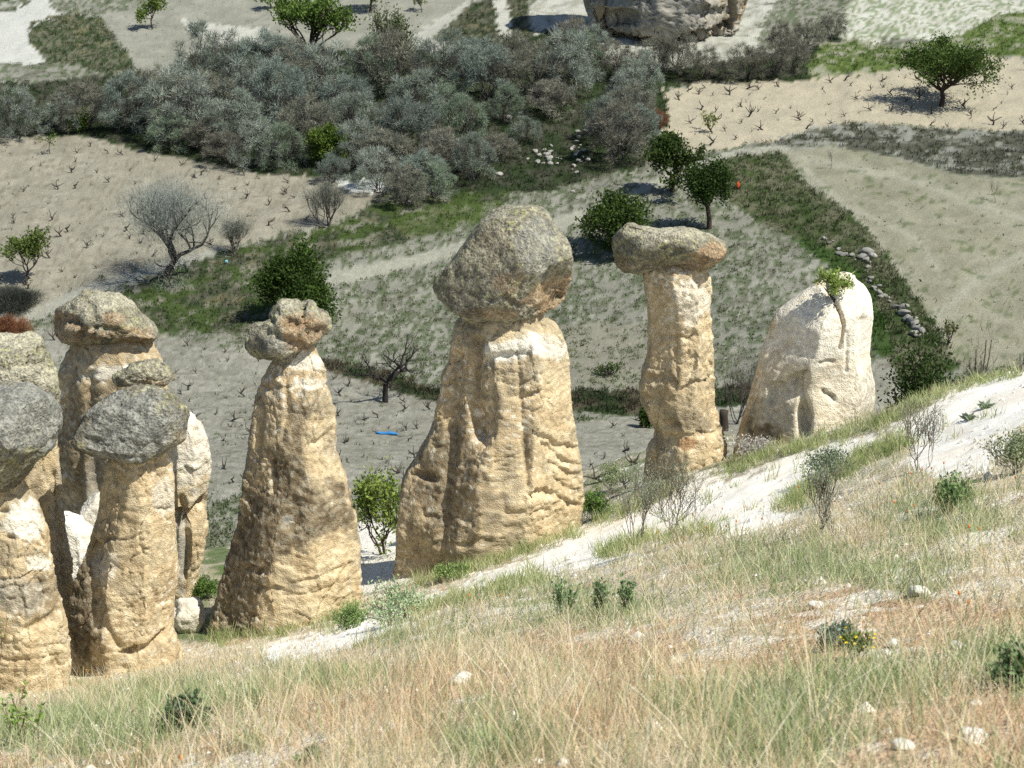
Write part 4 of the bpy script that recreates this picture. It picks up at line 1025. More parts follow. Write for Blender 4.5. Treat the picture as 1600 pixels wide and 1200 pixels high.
T(462, 500, 122, 118, 'fruit_tree', 'dense dark green bush-like tree behind the double-humped boulder', seed=15, c1=DG1, c2=(0.07, 0.12, 0.02), per=24, leaf=0.22, trunk=0.12, stems=3, limbs=3, jit=0.14)
T(41, 446, 76, 92, 'young_tree', 'young light green tree on a thin stem at the left edge', seed=18, c1=YG1, c2=YG2, per=7, leaf=0.2, trunk=0.3, limbs=5, r0=0.022, spread=0.35, flare=0.6, up=0.3, jit=0.06)
T(487, 82, 130, 96, 'green_tree', 'fresh green spreading tree above the thicket, top left', seed=21, c1=(0.07, 0.12, 0.02), c2=(0.14, 0.21, 0.05), per=9, leaf=0.34, trunk=0.1, stems=3, limbs=3, spread=0.45, up=0.25, jit=0.08)
T(238, 46, 46, 56, 'young_tree', 'small pale green tree in the top left field', seed=24, c1=YG1, c2=YG2, per=7, leaf=0.26, trunk=0.35, r0=0.025)
T(579, 18, 60, 60, 'young_tree', 'dark-trunked tree cut by the top edge, left of centre', seed=26, c1=LG1, c2=LG2, per=8, leaf=0.26, trunk=0.35, r0=0.04)
T(423, 13, 40, 40, 'young_tree', 'little green tree at the top edge above the fresh green one', seed=28, c1=LG1, c2=YG2, per=6, leaf=0.24, trunk=0.25, r0=0.03)
T(659, 19, 24, 34, 'young_tree', 'tiny sapling at the top edge beside a white track', seed=29, c1=YG1, c2=YG2, per=5, leaf=0.2, trunk=0.3, r0=0.025, levels=2)
T(622, 128, 74, 116, 'green_tree', 'thin pale green tree poking out of the thicket', seed=31, c1=(0.09, 0.12, 0.05), c2=(0.17, 0.2, 0.1), per=5, leaf=0.26, trunk=0.2, stems=2, limbs=3, up=0.25)
T(515, 255, 60, 62, 'green_tree', 'bright green bush at the lower rim of the grey thicket', seed=33, c1=(0.06, 0.10, 0.015), c2=(0.12, 0.18, 0.03), per=12, leaf=0.22, trunk=0.1, stems=3, limbs=3)
T(131, 206, 32, 36, 'green_tree', 'small bright green bush at the vineyard corner, far left', seed=34, c1=(0.06, 0.10, 0.015), c2=(0.12, 0.18, 0.03), per=14, leaf=0.2, trunk=0.15, stems=2, limbs=3, levels=2)
T(78, 240, 26, 32, 'sapling', 'sapling with green top at the left vineyard edge', seed=35, c1=LG1, c2=YG2, per=4, leaf=0.2, trunk=0.6, levels=1, r0=0.02)
T(1112, 208, 34, 34, 'sapling', 'yellow-green sapling in the beige vineyard, upper right', seed=36, c1=(0.14, 0.17, 0.04), c2=(0.24, 0.27, 0.09), per=4, leaf=0.24, trunk=0.15, stems=2, limbs=3, levels=1, up=0.3)
TB(1452, 100, 545, 40.0, 'dark_shrub', 'big dark green shrub at the foot of the terrace bank', 'shrub', seed=38, c1=(0.02, 0.04, 0.008), c2=(0.05, 0.09, 0.02), per=44, leaf=0.13, trunk=0.05, stems=6, limbs=3, levels=2, jit=0.26)
T(600, 866, 128, 172, 'green_tree', 'bright green bushy tree between the tan cone and the broad pillar', seed=40, c1=(0.15, 0.22, 0.04), c2=(0.30, 0.38, 0.09), per=6, leaf=0.11, trunk=0.22, stems=2, r0=0.016, limbs=3, levels=3, jit=0.07, spread=0.8)
T(952, 585, 44, 26, 'small_shrub', 'small spreading green shrub on the sandy patch beside the slim column', 'shrub', seed=43, c1=DG1, c2=LG2, per=6, leaf=0.14, trunk=0.1, stems=3, levels=1, flare=1.3)
T(1010, 668, 30, 40, 'small_shrub', 'green bush peeking out left of the slim column foot', 'shrub', seed=44, c1=DG1, c2=LG2, per=14, leaf=0.12, trunk=0.1, stems=3, levels=2)
GT1, GT2 = (0.12, 0.13, 0.105), (0.21, 0.225, 0.18)
BK = (0.035, 0.03, 0.027)
T(256, 434, 158, 145, 'bare_tree', 'bare grey tree with leaning black forked trunk by the left vineyard', fn=twiggy, seed=52, c1=(0.19, 0.21, 0.185), c2=(0.33, 0.36, 0.32), per=80, tl=0.34, tw=0.006, trunk=0.26, stems=1, limbs=4, levels=3, r0=0.042, lean=(0.55, 0), bark=BK, jit=0.2, spread=0.55, names=('trunk', 'twigs'), flare=1.3)
T(602, 629, 122, 108, 'bare_tree', 'black leafless tree with open branches in the grey vineyard', fn=twiggy, seed=55, c1=(0.06, 0.055, 0.05), c2=(0.13, 0.13, 0.11), per=5, tl=0.3, tw=0.006, trunk=0.4, stems=1, limbs=4, levels=2, r0=0.048, bark=(0.03, 0.027, 0.025), jit=0.05, names=('trunk', 'twigs'), flare=1.2, spread=0.5)
T(512, 354, 58, 74, 'bare_shrub', 'lone bare bush at the corner of the left vineyard', 'shrub', fn=twiggy, seed=58, c1=GT1, c2=GT2, per=20, tl=0.3, tw=0.006, trunk=0.15, stems=4, spread=0.35, up=0.25)
T(366, 398, 50, 56, 'bare_shrub', 'pale wispy bush right of the leaning bare tree', 'shrub', fn=twiggy, seed=61, c1=GT1, c2=GT2, per=14, tl=0.3, tw=0.006, trunk=0.1, stems=4, spread=0.35, up=0.25)
T(1150, 662, 64, 118, 'bare_sapling', 'bare twiggy sapling between the slim column and the white cone', fn=twiggy, seed=64, c1=(0.10, 0.09, 0.08), c2=(0.2, 0.19, 0.16), per=5, tl=0.3, tw=0.006, trunk=0.1, stems=4, limbs=2, levels=2, spread=0.25, up=0.25, r0=0.012)
T(245, 580, 40, 60, 'bare_sapling', 'thin bare sapling beside the highest left boulder', fn=twiggy, seed=65, c1=(0.08, 0.07, 0.06), c2=(0.15, 0.14, 0.12), per=3, tl=0.3, tw=0.006, trunk=0.2, stems=2, limbs=2, levels=1, spread=0.25, up=0.25, r0=0.012)
T(1555, 318, 20, 34, 'bare_sapling', 'tiny bare sapling in the terraced field, right edge', fn=twiggy, seed=66, c1=(0.10, 0.09, 0.08), c2=(0.2, 0.19, 0.16), per=3, tl=0.3, tw=0.007, trunk=0.45, stems=1, limbs=4, levels=1, spread=0.25, up=0.25, r0=0.012)
T(1298, 264, 14, 28, 'bare_sapling', 'tiny bare sapling at the upper end of the terraced field', fn=twiggy, seed=67, c1=(0.10, 0.09, 0.08), c2=(0.2, 0.19, 0.16), per=3, tl=0.25, tw=0.007, trunk=0.45, stems=1, limbs=3, levels=1, spread=0.25, up=0.3, r0=0.014)
T(1480, 540, 26, 40, 'sapling', 'spiky yellow-green sapling at the terrace edge above the dark shrub', seed=46, c1=(0.12, 0.14, 0.05), c2=(0.2, 0.22, 0.09), per=4, leaf=0.18, trunk=0.15, stems=2, limbs=3, levels=1, up=0.3, spread=0.3)
T(14, 523, 44, 30, 'rusty_shrub', 'low rusty brown dead shrub at the left edge above the pale boulder', 'shrub', fn=twiggy, seed=68, c1=(0.16, 0.07, 0.035), c2=(0.26, 0.13, 0.07), per=40, tl=0.25, tw=0.008, trunk=0.05, stems=5)
T(1019, 196, 34, 24, 'rusty_shrub', 'orange-brown dead shrub by the thicket, left of the beige vineyard', 'shrub', fn=twiggy, seed=69, c1=(0.22, 0.10, 0.05), c2=(0.34, 0.18, 0.10), per=40, tl=0.3, tw=0.01, trunk=0.05, stems=5)
T(20, 478, 70, 26, 'dark_bush', 'flat dark bush beside the farm track at the left edge', 'shrub', fn=twiggy, seed=70, c1=(0.05, 0.055, 0.045), c2=(0.10, 0.11, 0.085), per=50, tl=0.3, tw=0.01, trunk=0.05, stems=6)
for k, (px, py, w, h, lab) in enumerate([(1535, 588, 66, 60, 'bare twiggy bush above the grassy crest, beside the dark shrub'), (1598, 580, 70, 62, 'bare twiggy bush above the grassy crest at the right edge')]):
    TB(px, w, py - h, 41.0, 'bare_shrub', lab, 'shrub', fn=twiggy, seed=72 + k, c1=GT1, c2=(0.26, 0.25, 0.2), per=16, tl=0.35, tw=0.006, trunk=0.1, stems=5, spread=0.3, up=0.25, group='bare bushes on the crest')
# the grey thicket in the gully: six shapes copied along it
proto = []
PC = [((0.125, 0.15, 0.118), (0.235, 0.265, 0.215)), ((0.12, 0.15, 0.125), (0.22, 0.255, 0.215)), ((0.125, 0.125, 0.095), (0.215, 0.215, 0.165)), ((0.14, 0.165, 0.135), (0.265, 0.29, 0.245)), ((0.10, 0.135, 0.09), (0.20, 0.24, 0.17)), ((0.12, 0.115, 0.09), (0.21, 0.205, 0.16))]
for k in range(6): proto.append(puffy('grey_shrub', 80 + 3 * k, *PC[k]))
rng = np.random.RandomState(5)
TH = [(330,152,130,96),(420,146,120,90),(470,150,110,84),(520,156,130,96),(575,150,110,96),(610,150,120,100),(690,146,120,88),(760,156,120,92),(835,152,120,90),(880,150,100,84),(905,128,100,80),(960,124,80,66),(1000,150,80,64),(725,120,90,60),(800,120,80,60),
      (28,216,86,66),(-20,216,80,66),(130,200,120,80),(100,205,80,60),(210,206,110,78),(245,200,110,84),(290,218,140,96),(268,236,90,66),(330,236,90,60),(370,232,120,90),(440,206,120,100),(480,240,110,78),(400,262,96,64),(440,262,100,70),(350,255,80,50),(555,225,120,84),(640,244,120,84),(600,262,100,70),(560,262,90,60),(722,220,100,78),(690,270,100,72),(740,280,80,60),(660,300,90,62),(632,320,86,58),(590,300,80,60),(680,310,80,50),
      (965,252,112,92),(945,220,90,70),(1000,230,80,70),(985,200,90,70),(985,170,90,66),(790,190,90,60),(860,184,90,56),(650,196,110,70),(540,190,110,60),(330,190,120,86),(390,190,120,90),(700,190,90,56),(780,250,70,40),(820,222,60,36),(520,285,60,40),
      (1060,118,76,64),(1030,112,80,60),(1105,124,70,50),(1160,126,74,54),(1205,122,76,58),(1240,112,60,48),(1262,76,56,44),(1300,62,50,40),(1220,90,60,50),(895,100,90,66),(930,96,70,60)]
def thicket_label(x, y):
    if x > 1020 and y < 130: return 'brownish leafless shrub below the rock outcrop, above the beige vineyard'
    if x > 880 and y > 140: return 'grey shrub at the right end of the thicket, beside the rubble stones'
    if x < 180: return 'grey shrub at the left end of the thicket, above the left vineyard'
    if y >= 280: return 'grey shrub in the lowest row of the thicket, near the white patch'
    if y >= 235: return 'grey shrub in the front row of the thicket along the left vineyard'
    if y <= 160 and x < 560: return 'tall grey shrub in the back row of the thicket, below the fresh green tree'
    if y <= 160: return 'tall grey shrub in the back row of the thicket, left of the rock outcrop'
    if x > 690: return 'grey shrub in the gap of the thicket above the egg-shaped boulder'
    return 'grey shrub in the middle of the gully thicket'
bp = ground([t[0] for t in TH], [t[1] for t in TH])
for k, (t, p) in enumerate(zip(TH, bp)):
    kind = 1 if (t[0] > 1020 and t[1] < 130) else 0
    q = k % 6 if not kind else (2, 5, 2)[k % 3]
    o = copy_tree(proto[q])
    s = mpp(p); w = t[2] * s * rng.uniform(0.95, 1.12)
    o.location = p; o.scale = (w * 0.92, w * 0.92, t[3] * s * rng.uniform(1.0, 1.35)); o.rotation_euler = (0, 0, rng.uniform(0, 6.28))
    o['label'] = thicket_label(t[0], t[1]); o['group'] = 'thicket shrubs' if not kind else 'shrubs under the outcrop'
for o in proto:
    for ch in list(o.children): bpy.data.objects.remove(ch)
    bpy.data.objects.remove(o)

# ------------------------------------------------------------------ vines
def vine_mesh(seed):
    rng = np.random.RandomState(seed); mb = MB()
    p = np.array([0, 0, -0.05]); d = unit(np.array([rng.normal(0, .4), rng.normal(0, .4), 1.0])); pts = [p]
    for k in range(4):
        d = unit(d + rng.normal(0, 0.35, 3)); p = p + d * 0.09; pts.append(p)
    tube(mb, pts, np.linspace(0.055, 0.04, 5), 5, (0.06, 0.05, 0.042))
    for k in range(rng.randint(3, 6)):
        a = rng.uniform(0, 6.28); dd = unit(np.array([math.cos(a), math.sin(a), rng.uniform(0.1, 0.7)])); q = pts[-1] - d * rng.uniform(0, .1); ps = [q]
        for j in range(4):
            dd = unit(dd + rng.normal(0, 0.25, 3) + np.array([0, 0, 0.25])); q = q + dd * rng.uniform(0.08, 0.17); ps.append(q)
        tube(mb, ps, np.linspace(0.032, 0.012, 5), 4, (0.075, 0.062, 0.05))
    return mb.mesh('vine')
VM = [vine_mesh(200 + k) for k in range(7)]
def vines(poly, n, label, group, dmin, seed, smul=1.0):
    rng = np.random.RandomState(seed); P = np.array(poly, float); got = []; tries = 0
    while len(got) < n and tries < 20000:
        tries += 1
        x = rng.uniform(max(P[:, 0].min(), -40), min(P[:, 0].max(), 1640)); y = rng.uniform(max(P[:, 1].min(), -5), P[:, 1].max())
        if not in_poly(np.array([x]), np.array([y]), P)[0]: continue
        if any(abs(x - g[0]) < dmin and abs(y - g[1]) < dmin * 0.32 for g in got): continue
        got.append((x, y))
    g = ground([a[0] for a in got], [a[1] for a in got])
    for p in g:
        o = add('vine', VM[rng.randint(7)], M_BARK, loc=p); s = min(rng.gamma(5, 0.21), 1.6) * smul
        o.scale = (s, s, s * rng.uniform(0.8, 1.1)); o.rotation_euler = (0, 0, rng.uniform(0, 6.28))
        tag(o, label, 'vine', group)
def inset(poly, f=0.93):
    P = np.array(poly, float); c = P.mean(0); return c + (P - c) * f
vines(inset(VINEYARD_LEFT), 110, 'small black gnarled vine stump in the left vineyard', 'vines of the left vineyard', 17, 1, 0.72)
vines(inset(VINEYARD_RIGHT), 100, 'black gnarled vine stump in the beige upper right vineyard', 'vines of the upper right vineyard', 17, 2, 0.95)
vines(inset(VINEYARD_MID), 150, 'dark vine stump in the grey vineyard behind the pillars', 'vines of the grey vineyard', 15, 3, 0.6)
vines([(905,670),(1000,655),(1000,760),(920,780)], 12, 'dark vine stump in the low field beside the slim column', 'vines of the low field', 22, 4, 0.6)
vines([(240,95),(320,40),(430,10),(560,20),(420,60),(300,72)], 14, 'tiny vine stump in the fallow field at the top left', 'vines of the fallow field', 26, 6, 0.55)

# ------------------------------------------------------------------ stones
def stone_mesh(seed, sub=3):
    S, Tt = ICO[sub]; rng = np.random.RandomState(seed)
    V = S * np.array([1.0, rng.uniform(0.7, 1.0), rng.uniform(0.5, 0.8)])
    for k in range(6):
        n = unit(rng.normal(size=3)); s = V @ n - rng.uniform(0.45, 0.7); V = V - np.where(s > 0, s * 0.9, 0)[:, None] * n
    V = V * (1 + 0.07 * fbm(V * 2.5, 3, seed))[:, None]
    return V, Tt
SM = {}
for nm, c in (('grey', (0.24, 0.235, 0.21)), ('rubble', (0.32, 0.31, 0.28)), ('white', (0.62, 0.60, 0.53))):
    SM[nm] = []
    for k in range(5):
        V, Tt = stone_mesh(300 + k)
        SM[nm].append(mk_mesh('stone', V, [Tt], np.array(c) * (1 + 0.15 * fbm(V * 3, 3, k))[:, None], True)); SM[nm][-1].materials.append(M_STONE)
wall = empty('stone_wall', gpt(1380, 465)); tag(wall, 'tumbled dry-stone wall of grey stones down the green terrace bank', 'wall')
rng = np.random.RandomState(9)
WL = np.array([(1296,382),(1318,398),(1345,400),(1362,398),(1352,425),(1366,445),(1378,462),(1392,478),(1410,486),(1424,500),(1432,516),(1440,526)], float)
cnt = 0
for k in range(len(WL) - 1):
    for j in range(4):
        q = WL[k] + (WL[k + 1] - WL[k]) * (j / 4.0) + rng.normal(0, 3.2, 2)
        p = gpt(q[0], q[1]); s = rng.uniform(0.10, 0.32) * (1.25 if k > 7 or k == 2 else 0.8)
        o = add('stone', SM['grey'][rng.randint(5)], parent=wall); o.location = p - np.array(wall.location) + np.array([0, 0, s * 0.35])
        o.scale = (s * 1.3, s, s * 0.9); o.rotation_euler = tuple(rng.uniform(-0.4, 0.4, 2)) + (rng.uniform(0, 6.28),)
def stones(lst, mesh, label, group, cat='stone', name='stone'):
    g = ground([a[0] for a in lst], [a[1] for a in lst])
    for a, p in zip(lst, g):
        s = a[2] * mpp(p) * 0.5
        o = add(name, SM[mesh][rng.randint(5)], loc=p + np.array([0, 0, s * 0.25])); o.scale = (s, s, s * rng.uniform(0.7, 1.0)); o.rotation_euler = (rng.uniform(-.3, .3), rng.uniform(-.3, .3), rng.uniform(0, 6.28))
        if isinstance(label, list): tag(o, label.pop(0), cat, group)
        else: tag(o, label, cat, group)
rb = [(845 + rng.normal(0, 14), 246 + rng.normal(0, 8), rng.uniform(5, 13)) for _ in range(22)] + [(902 + rng.normal(0, 8), 232 + rng.normal(0, 16), rng.uniform(5, 12)) for _ in range(22)]
stones(rb, 'rubble', 'pale rubble stone on the green patch left of the dirt track', 'rubble by the thicket')
stones([(484,196,26),(796,186,14),(775,183,12),(812,178,10),(895,300,8),(780,274,16),(690,274,14),(1288,374,12),(1352,396,20),(1362,402,18),(640,316,8)], 'rubble',
       ['white rock showing through the thicket above the bright green bush','pale stone at the right rim of the thicket, nearest the gap','pale stone at the right rim of the thicket, left of two','small pale stone right of the thicket rim','small stone on the verge of the dirt track','pale stone in the grass above the egg-shaped boulder','pale stone under the thicket right of the white patch','white stone on the green terrace bank','long pale stone at the top of the stone wall','pale block lying on top of the stone wall','small pale stone under the lower thicket'], 'scattered valley stones')
stones([(1396,1010,34),(1345,992,22),(1495,1014,26),(1383,1022,20),(722,1068,52),(1435,930,40),(985,1073,26),(1014,1064,24),(1275,950,30),(1410,1170,40),(880,1195,26),(1520,1160,60),(1060,1062,20),(1300,1163,22)], 'white',
       ['brightest white stone in the brown turf, right foreground','small white stone beside the yellow flowers','white stone in the turf near the right edge','white stone leaning against the brightest one','whitish lump of tuff showing through dry grass, lower middle','pale lump of tuff in the reddish turf, upper right foreground','left of two pale stones under the brown tuft','right of two pale stones under the brown tuft','pale stone in reddish turf above the yellow flowers','pale flat stone near the bottom edge, right','pale stone at the bottom edge, centre','large pale rock half buried in the lower right corner','pale stone right of the brown tuft','small pale stone near the bottom edge right of centre'], 'white stones on the near slope')

# ------------------------------------------------------------------ small litter and a stump
def slab(name, label, cat, loc, sx, sy, sz, col, rz=0.0):
    mb = MB(); S, Tt = ICO[4]
    V = np.sign(S) * np.abs(S) ** 0.6 * np.array([sx, sy, sz]); V[:, 2] += 0.3 * sz * np.sin(V[:, 0] / sx * 5) + 0.35 * sz * fbm(V * 6, 2, 3)
    mb.addm(V, T=Tt, C=col); o = add(name, mb.mesh(name), M_PLASTIC, loc=loc); o.rotation_euler = (0, 0, rz); return tag(o, label, cat)
slab('plastic_sheet', 'strip of crumpled blue plastic lying in the grey vineyard', 'litter', gpt(605, 679) + np.array([0, 0, 0.06]), 0.5, 0.10, 0.06, (0.04, 0.19, 0.42), -0.1)
slab('plastic_bag', 'scrap of bright orange plastic caught on the terrace bank', 'litter', gpt(1153, 296) + np.array([0, 0, 0.3]), 0.12, 0.08, 0.2, (0.55, 0.09, 0.03), 0.3)
slab('plastic_bottle', 'light blue plastic scrap in the grass right of the leaning bare tree', 'litter', gpt(354, 411) + np.array([0, 0, 0.1]), 0.08, 0.07, 0.09, (0.25, 0.5, 0.62))
mb = MB(); tube(mb, [(0, 0, -.2), (0.02, 0, .3), (-.02, 0, .7), (0, 0, .95), (0, 0, .96)], [.26, .22, .2, .21, 0.01], 10, (0.05, 0.04, 0.032))
tag(add('tree_stump', mb.mesh('tree_stump'), M_BARK, loc=gpt(1130, 672)), 'short dark tree stump between the slim column and the white cone', 'stump')

# ------------------------------------------------------------------ ground cover of the valley
rng = np.random.RandomState(21)
n = 110000
fr_ = rng.uniform(np.searchsorted(rr, 49.0), np.searchsorted(rr, 200.0), n); fi_ = fr_.astype(int)
r_ = rr[fi_] + (fr_ - fi_) * (rr[fi_ + 1] - rr[fi_]); a_ = np.radians(rng.uniform(-24, 24, n))
x_, y_ = r_ * np.sin(a_), r_ * np.cos(a_); z_, c_, zo = fast_ground(x_, y_)
lum = c_ @ np.array([0.3, 0.6, 0.1])
keep = ((lum < 0.185) & (zo == 0)) | ((rng.uniform(0, 1, n) < 0.05) & (zo == 0)) | ((rng.uniform(0, 1, n) < 0.03) & np.isin(zo, (4, 5, 8, 10)))
P = np.stack([x_, y_, z_], -1)[keep]; c_ = c_[keep]
px, py, _ = proj(P)
tall = in_poly(px, py, BANK) | in_poly(px, py, GREY_BANK) | in_poly(px, py, MOUND) | in_poly(px, py, THICKET) | in_poly(px, py, GREEN_TOP) | in_poly(px, py, DARK_STRIP) | in_poly(px, py, DARK_STRIP2) | in_poly(px, py, GRASS_TOP)
k = 5
Pk = np.repeat(P, k, 0) + rng.normal(0, 0.10, (len(P) * k, 3)) * np.array([1, 1, 0.0]); tk = np.repeat(tall, k)
Dk = unit(rng.normal(0, 0.55, (len(Pk), 3)) + np.array([0, 0, 1.0])); Lk = np.where(tk, rng.uniform(0.15, 0.5, len(Pk)), rng.uniform(0.06, 0.24, len(Pk)))
base = np.repeat(np.minimum(c_ * 0.8, np.array([0.085, 0.115, 0.045])) * rng.uniform(0.8, 1.5, (len(P), 1)), k, 0)
Ck = base * rng.uniform(0.8, 1.3, (len(Pk), 1))
mb = MB(); slivers(mb, Pk, Dk, Lk, rng.uniform(0.015, 0.035, len(Pk)), Ck)
tag(add('valley_weeds', mb.mesh('valley_weeds', False), M_GRASS), 'low weeds and grass in patches over the valley floor', 'weeds', kind='stuff')

# ------------------------------------------------------------------ grass of the near slope
rng = np.random.RandomState(31)
def near_points(n, r0, r1):
    f = rng.uniform(np.searchsorted(rr, r0), np.searchsorted(rr, r1), n); i = f.astype(int)
    r = rr[i] + (f - i) * (rr[i + 1] - rr[i]); a = np.radians(rng.uniform(-26, 26, n))
    x, y = r * np.sin(a), r * np.cos(a); z, c, zo = fast_ground(x, y)
    return np.stack([x, y, z], -1), c, zo, r
p3 = lambda P: P * np.array([1, 1, 0.0])
# turf: short blades, dry, reddish or green
P, c, zo, r = near_points(190000, 4.4, 33)
red, grn_, stk = turf_masks(P)
bare = sstep(0.15, 0.5, fbm(p3(P) * 1.7, 3, 61, 0.6))
ok = (zo == 1) & (rng.uniform(0, 1, len(P)) < (0.32 + 0.36 * grn_ + 0.2 * stk) * (1 - 0.9 * bare) + 0.05)
P, r, red, grn_ = P[ok], r[ok], red[ok], grn_[ok]
isg = rng.uniform(0, 1, len(P)) < 0.14 + 0.62 * grn_
dry = mix(mix((0.70, 0.60, 0.40), (0.58, 0.39, 0.225), red * rng.uniform(0.5, 1.0, len(P))), (0.72, 0.66, 0.52), rng.uniform(0, 1, len(P)) ** 2 * 0.6)
grn = mix((0.21, 0.29, 0.10), (0.52, 0.55, 0.33), rng.uniform(0, 1, len(P)))
C = np.where(isg[:, None], grn, dry) * rng.normal(1, 0.14, len(P)).clip(0.6, 1.3)[:, None]
L = rng.uniform(0.04, 0.14, len(P)) * np.where(isg, 1.5, 0.9) * (1 + 0.02 * r); W = rng.uniform(0.0010, 0.0022, len(P)) * (1 + 0.06 * r)
mb = MB(); s = isg
blades(mb, P[~s], L[~s], W[~s], C[~s], rng, 0.7, 0.6)
tag(add('dry_turf', mb.mesh('dry_turf', False), M_GRASS), 'short dry straw-coloured and reddish turf covering the near slope', 'grass', kind='stuff')
mb = MB(); blades(mb, P[s], L[s], W[s], C[s], rng, 0.5, 0.5)
tag(add('green_grass', mb.mesh('green_grass', False), M_GRASS), 'fresh green grass growing in patches on the near slope', 'grass', kind='stuff')
# long pale stalks in tufts
P, c, zo, r = near_points(6900, 4.2, 31)
red, grn_, stk = turf_masks(P)
px, py, _ = proj(P)
ok = (zo == 1) & (rng.uniform(0, 1, len(P)) < (0.10 + 0.8 * stk) * (1 - 0.4 * red) * (1 - 0.2 * grn_)) & (r < 27 + 3 * rng.uniform(0, 1, len(P)))
P = P[ok]; k = 6
tuft_len = np.repeat(rng.gamma(6, 0.052, len(P)), k)
P = np.repeat(P, k, 0) + rng.normal(0, 0.05, (len(P) * k, 3)) * np.array([1, 1, 0]); P[:, 2] = fast_ground(P[:, 0], P[:, 1])[0] - 0.01
r = np.hypot(P[:, 0], P[:, 1])
C = mix((0.58, 0.43, 0.23), (0.80, 0.72, 0.52), rng.uniform(0, 1, len(P))) * rng.normal(1, 0.08, len(P))[:, None]
L = (tuft_len * rng.uniform(0.5, 1.3, len(P))).clip(0.1, 0.8); W = rng.uniform(0.0006, 0.0012, len(P)) * (1 + 0.06 * r)
# sparse, very long leaning straws close to the viewer
Q, _, zq, rq = near_points(850, 4.2, 15); okq = zq == 1; Q, rq = Q[okq], rq[okq]
P = np.concatenate([P, Q]); L = np.concatenate([L, rng.uniform(0.35, 0.7, len(Q))]); W = np.concatenate([W, rng.uniform(0.0009, 0.0015, len(Q)) * (1 + 0.03 * rq)])
C = np.concatenate([C, mix((0.80, 0.66, 0.42), (0.92, 0.87, 0.70), rng.uniform(0, 1, len(Q)))])
mb = MB(); blades(mb, P, L, W, C, rng, 0.42, 0.8)
tag(add('dry_grass', mb.mesh('dry_grass', False), M_GRASS), 'long pale dry grass stalks standing on the near slope', 'grass', kind='stuff')

# pebbles and crumbs of tuff on the footpath and bare ground
rng = np.random.RandomState(91)
P, c, zo, r = near_points(9000, 6.0, 33)
ok = (zo == 2) | ((zo == 1) & (rng.uniform(0, 1, len(P)) < 0.05)); P = P[ok]; P = P[:1500]
s_ = (rng.gamma(2.0, 0.012, len(P)) + 0.006).clip(0.006, 0.09)
O6 = np.array([(1, 0, 0), (0, 1, 0), (-1, 0, 0), (0, -1, 0), (0, 0, 0.8), (0, 0, -0.5)], float); OT = np.array([(0, 1, 4), (1, 2, 4), (2, 3, 4), (3, 0, 4), (1, 0, 5), (2, 1, 5), (3, 2, 5), (0, 3, 5)])
V = (O6[None] * rng.uniform(0.6, 1.3, (len(P), 6, 3))) * s_[:, None, None] + P[:, None] + np.array([0, 0, 0.003])
mb = MB(); mb.addm(V.reshape(-1, 3), T=(np.arange(len(P))[:, None, None] * 6 + OT[None]).reshape(-1, 3), C=np.repeat(mix((0.55, 0.50, 0.40), (0.78, 0.75, 0.68), rng.uniform(0, 1, len(P))), 6, 0))
tag(add('path_pebbles', mb.mesh('path_pebbles', False), M_STONE), 'pale pebbles and crumbs of tuff strewn over the footpath', 'pebbles', kind='stuff')
# grass and herbs along the feet of the pillars and the rims of the path
rng = np.random.RandomState(77)
RIM = [[(330,1003),(450,985),(560,948)],[(640,915),(700,900),(760,880),(830,858),(905,832)],[(930,815),(1000,790),(1040,765)],[(1130,742),(1200,712),(1280,694),(1370,664)],[(1370,664),(1430,635),(1480,610),(1590,584)],[(1215,800),(1300,748),(1360,716),(1420,690)],[(1230,790),(1310,735),(1400,690)],[(940,868),(1010,845),(1120,832)],[(640,960),(760,930),(850,905)]]
pts = []
for ln in RIM:
    ln = np.array(ln, float); m = int(np.linalg.norm(np.diff(ln, axis=0), axis=1).sum() / 1.5)
    t = rng.uniform(0, len(ln) - 1, m); i = np.minimum(t.astype(int), len(ln) - 2)
    pts.append(ln[i] + (ln[i + 1] - ln[i]) * (t - i)[:, None] + rng.normal(0, 1, (m, 2)) * np.array([5, 5]))
tx = rng.uniform(700, 1580, 60); ty = np.interp(tx, [700, 905, 1070, 1290, 1455, 1600], [930, 865, 800, 730, 690, 615]) + rng.normal(0, 24, 60)
pts = np.concatenate(pts + [np.stack([tx, ty], -1)]); P = ground(pts[:, 0], pts[:, 1]); k = 14
tc = np.repeat(mix((0.22, 0.30, 0.09), (0.50, 0.50, 0.28), rng.uniform(0, 1, len(P))), k, 0); tl_ = np.repeat(rng.uniform(0.10, 0.34, len(P)), k)
P = np.repeat(P, k, 0) + rng.normal(0, 0.07, (len(P) * k, 3)) * np.array([1, 1, 0]); P[:, 2] = fast_ground(P[:, 0], P[:, 1])[0] - 0.01
mb = MB(); blades(mb, P, tl_ * rng.uniform(0.5, 1.2, len(P)), rng.uniform(0.003, 0.006, len(P)), tc * rng.normal(1, 0.15, len(P)).clip(.5, 1.5)[:, None], rng, 0.5, 0.5)
tag(add('rim_grass', mb.mesh('rim_grass', False), M_GRASS), 'green grass fringe along pillar feet and footpath rims', 'grass', kind='stuff')

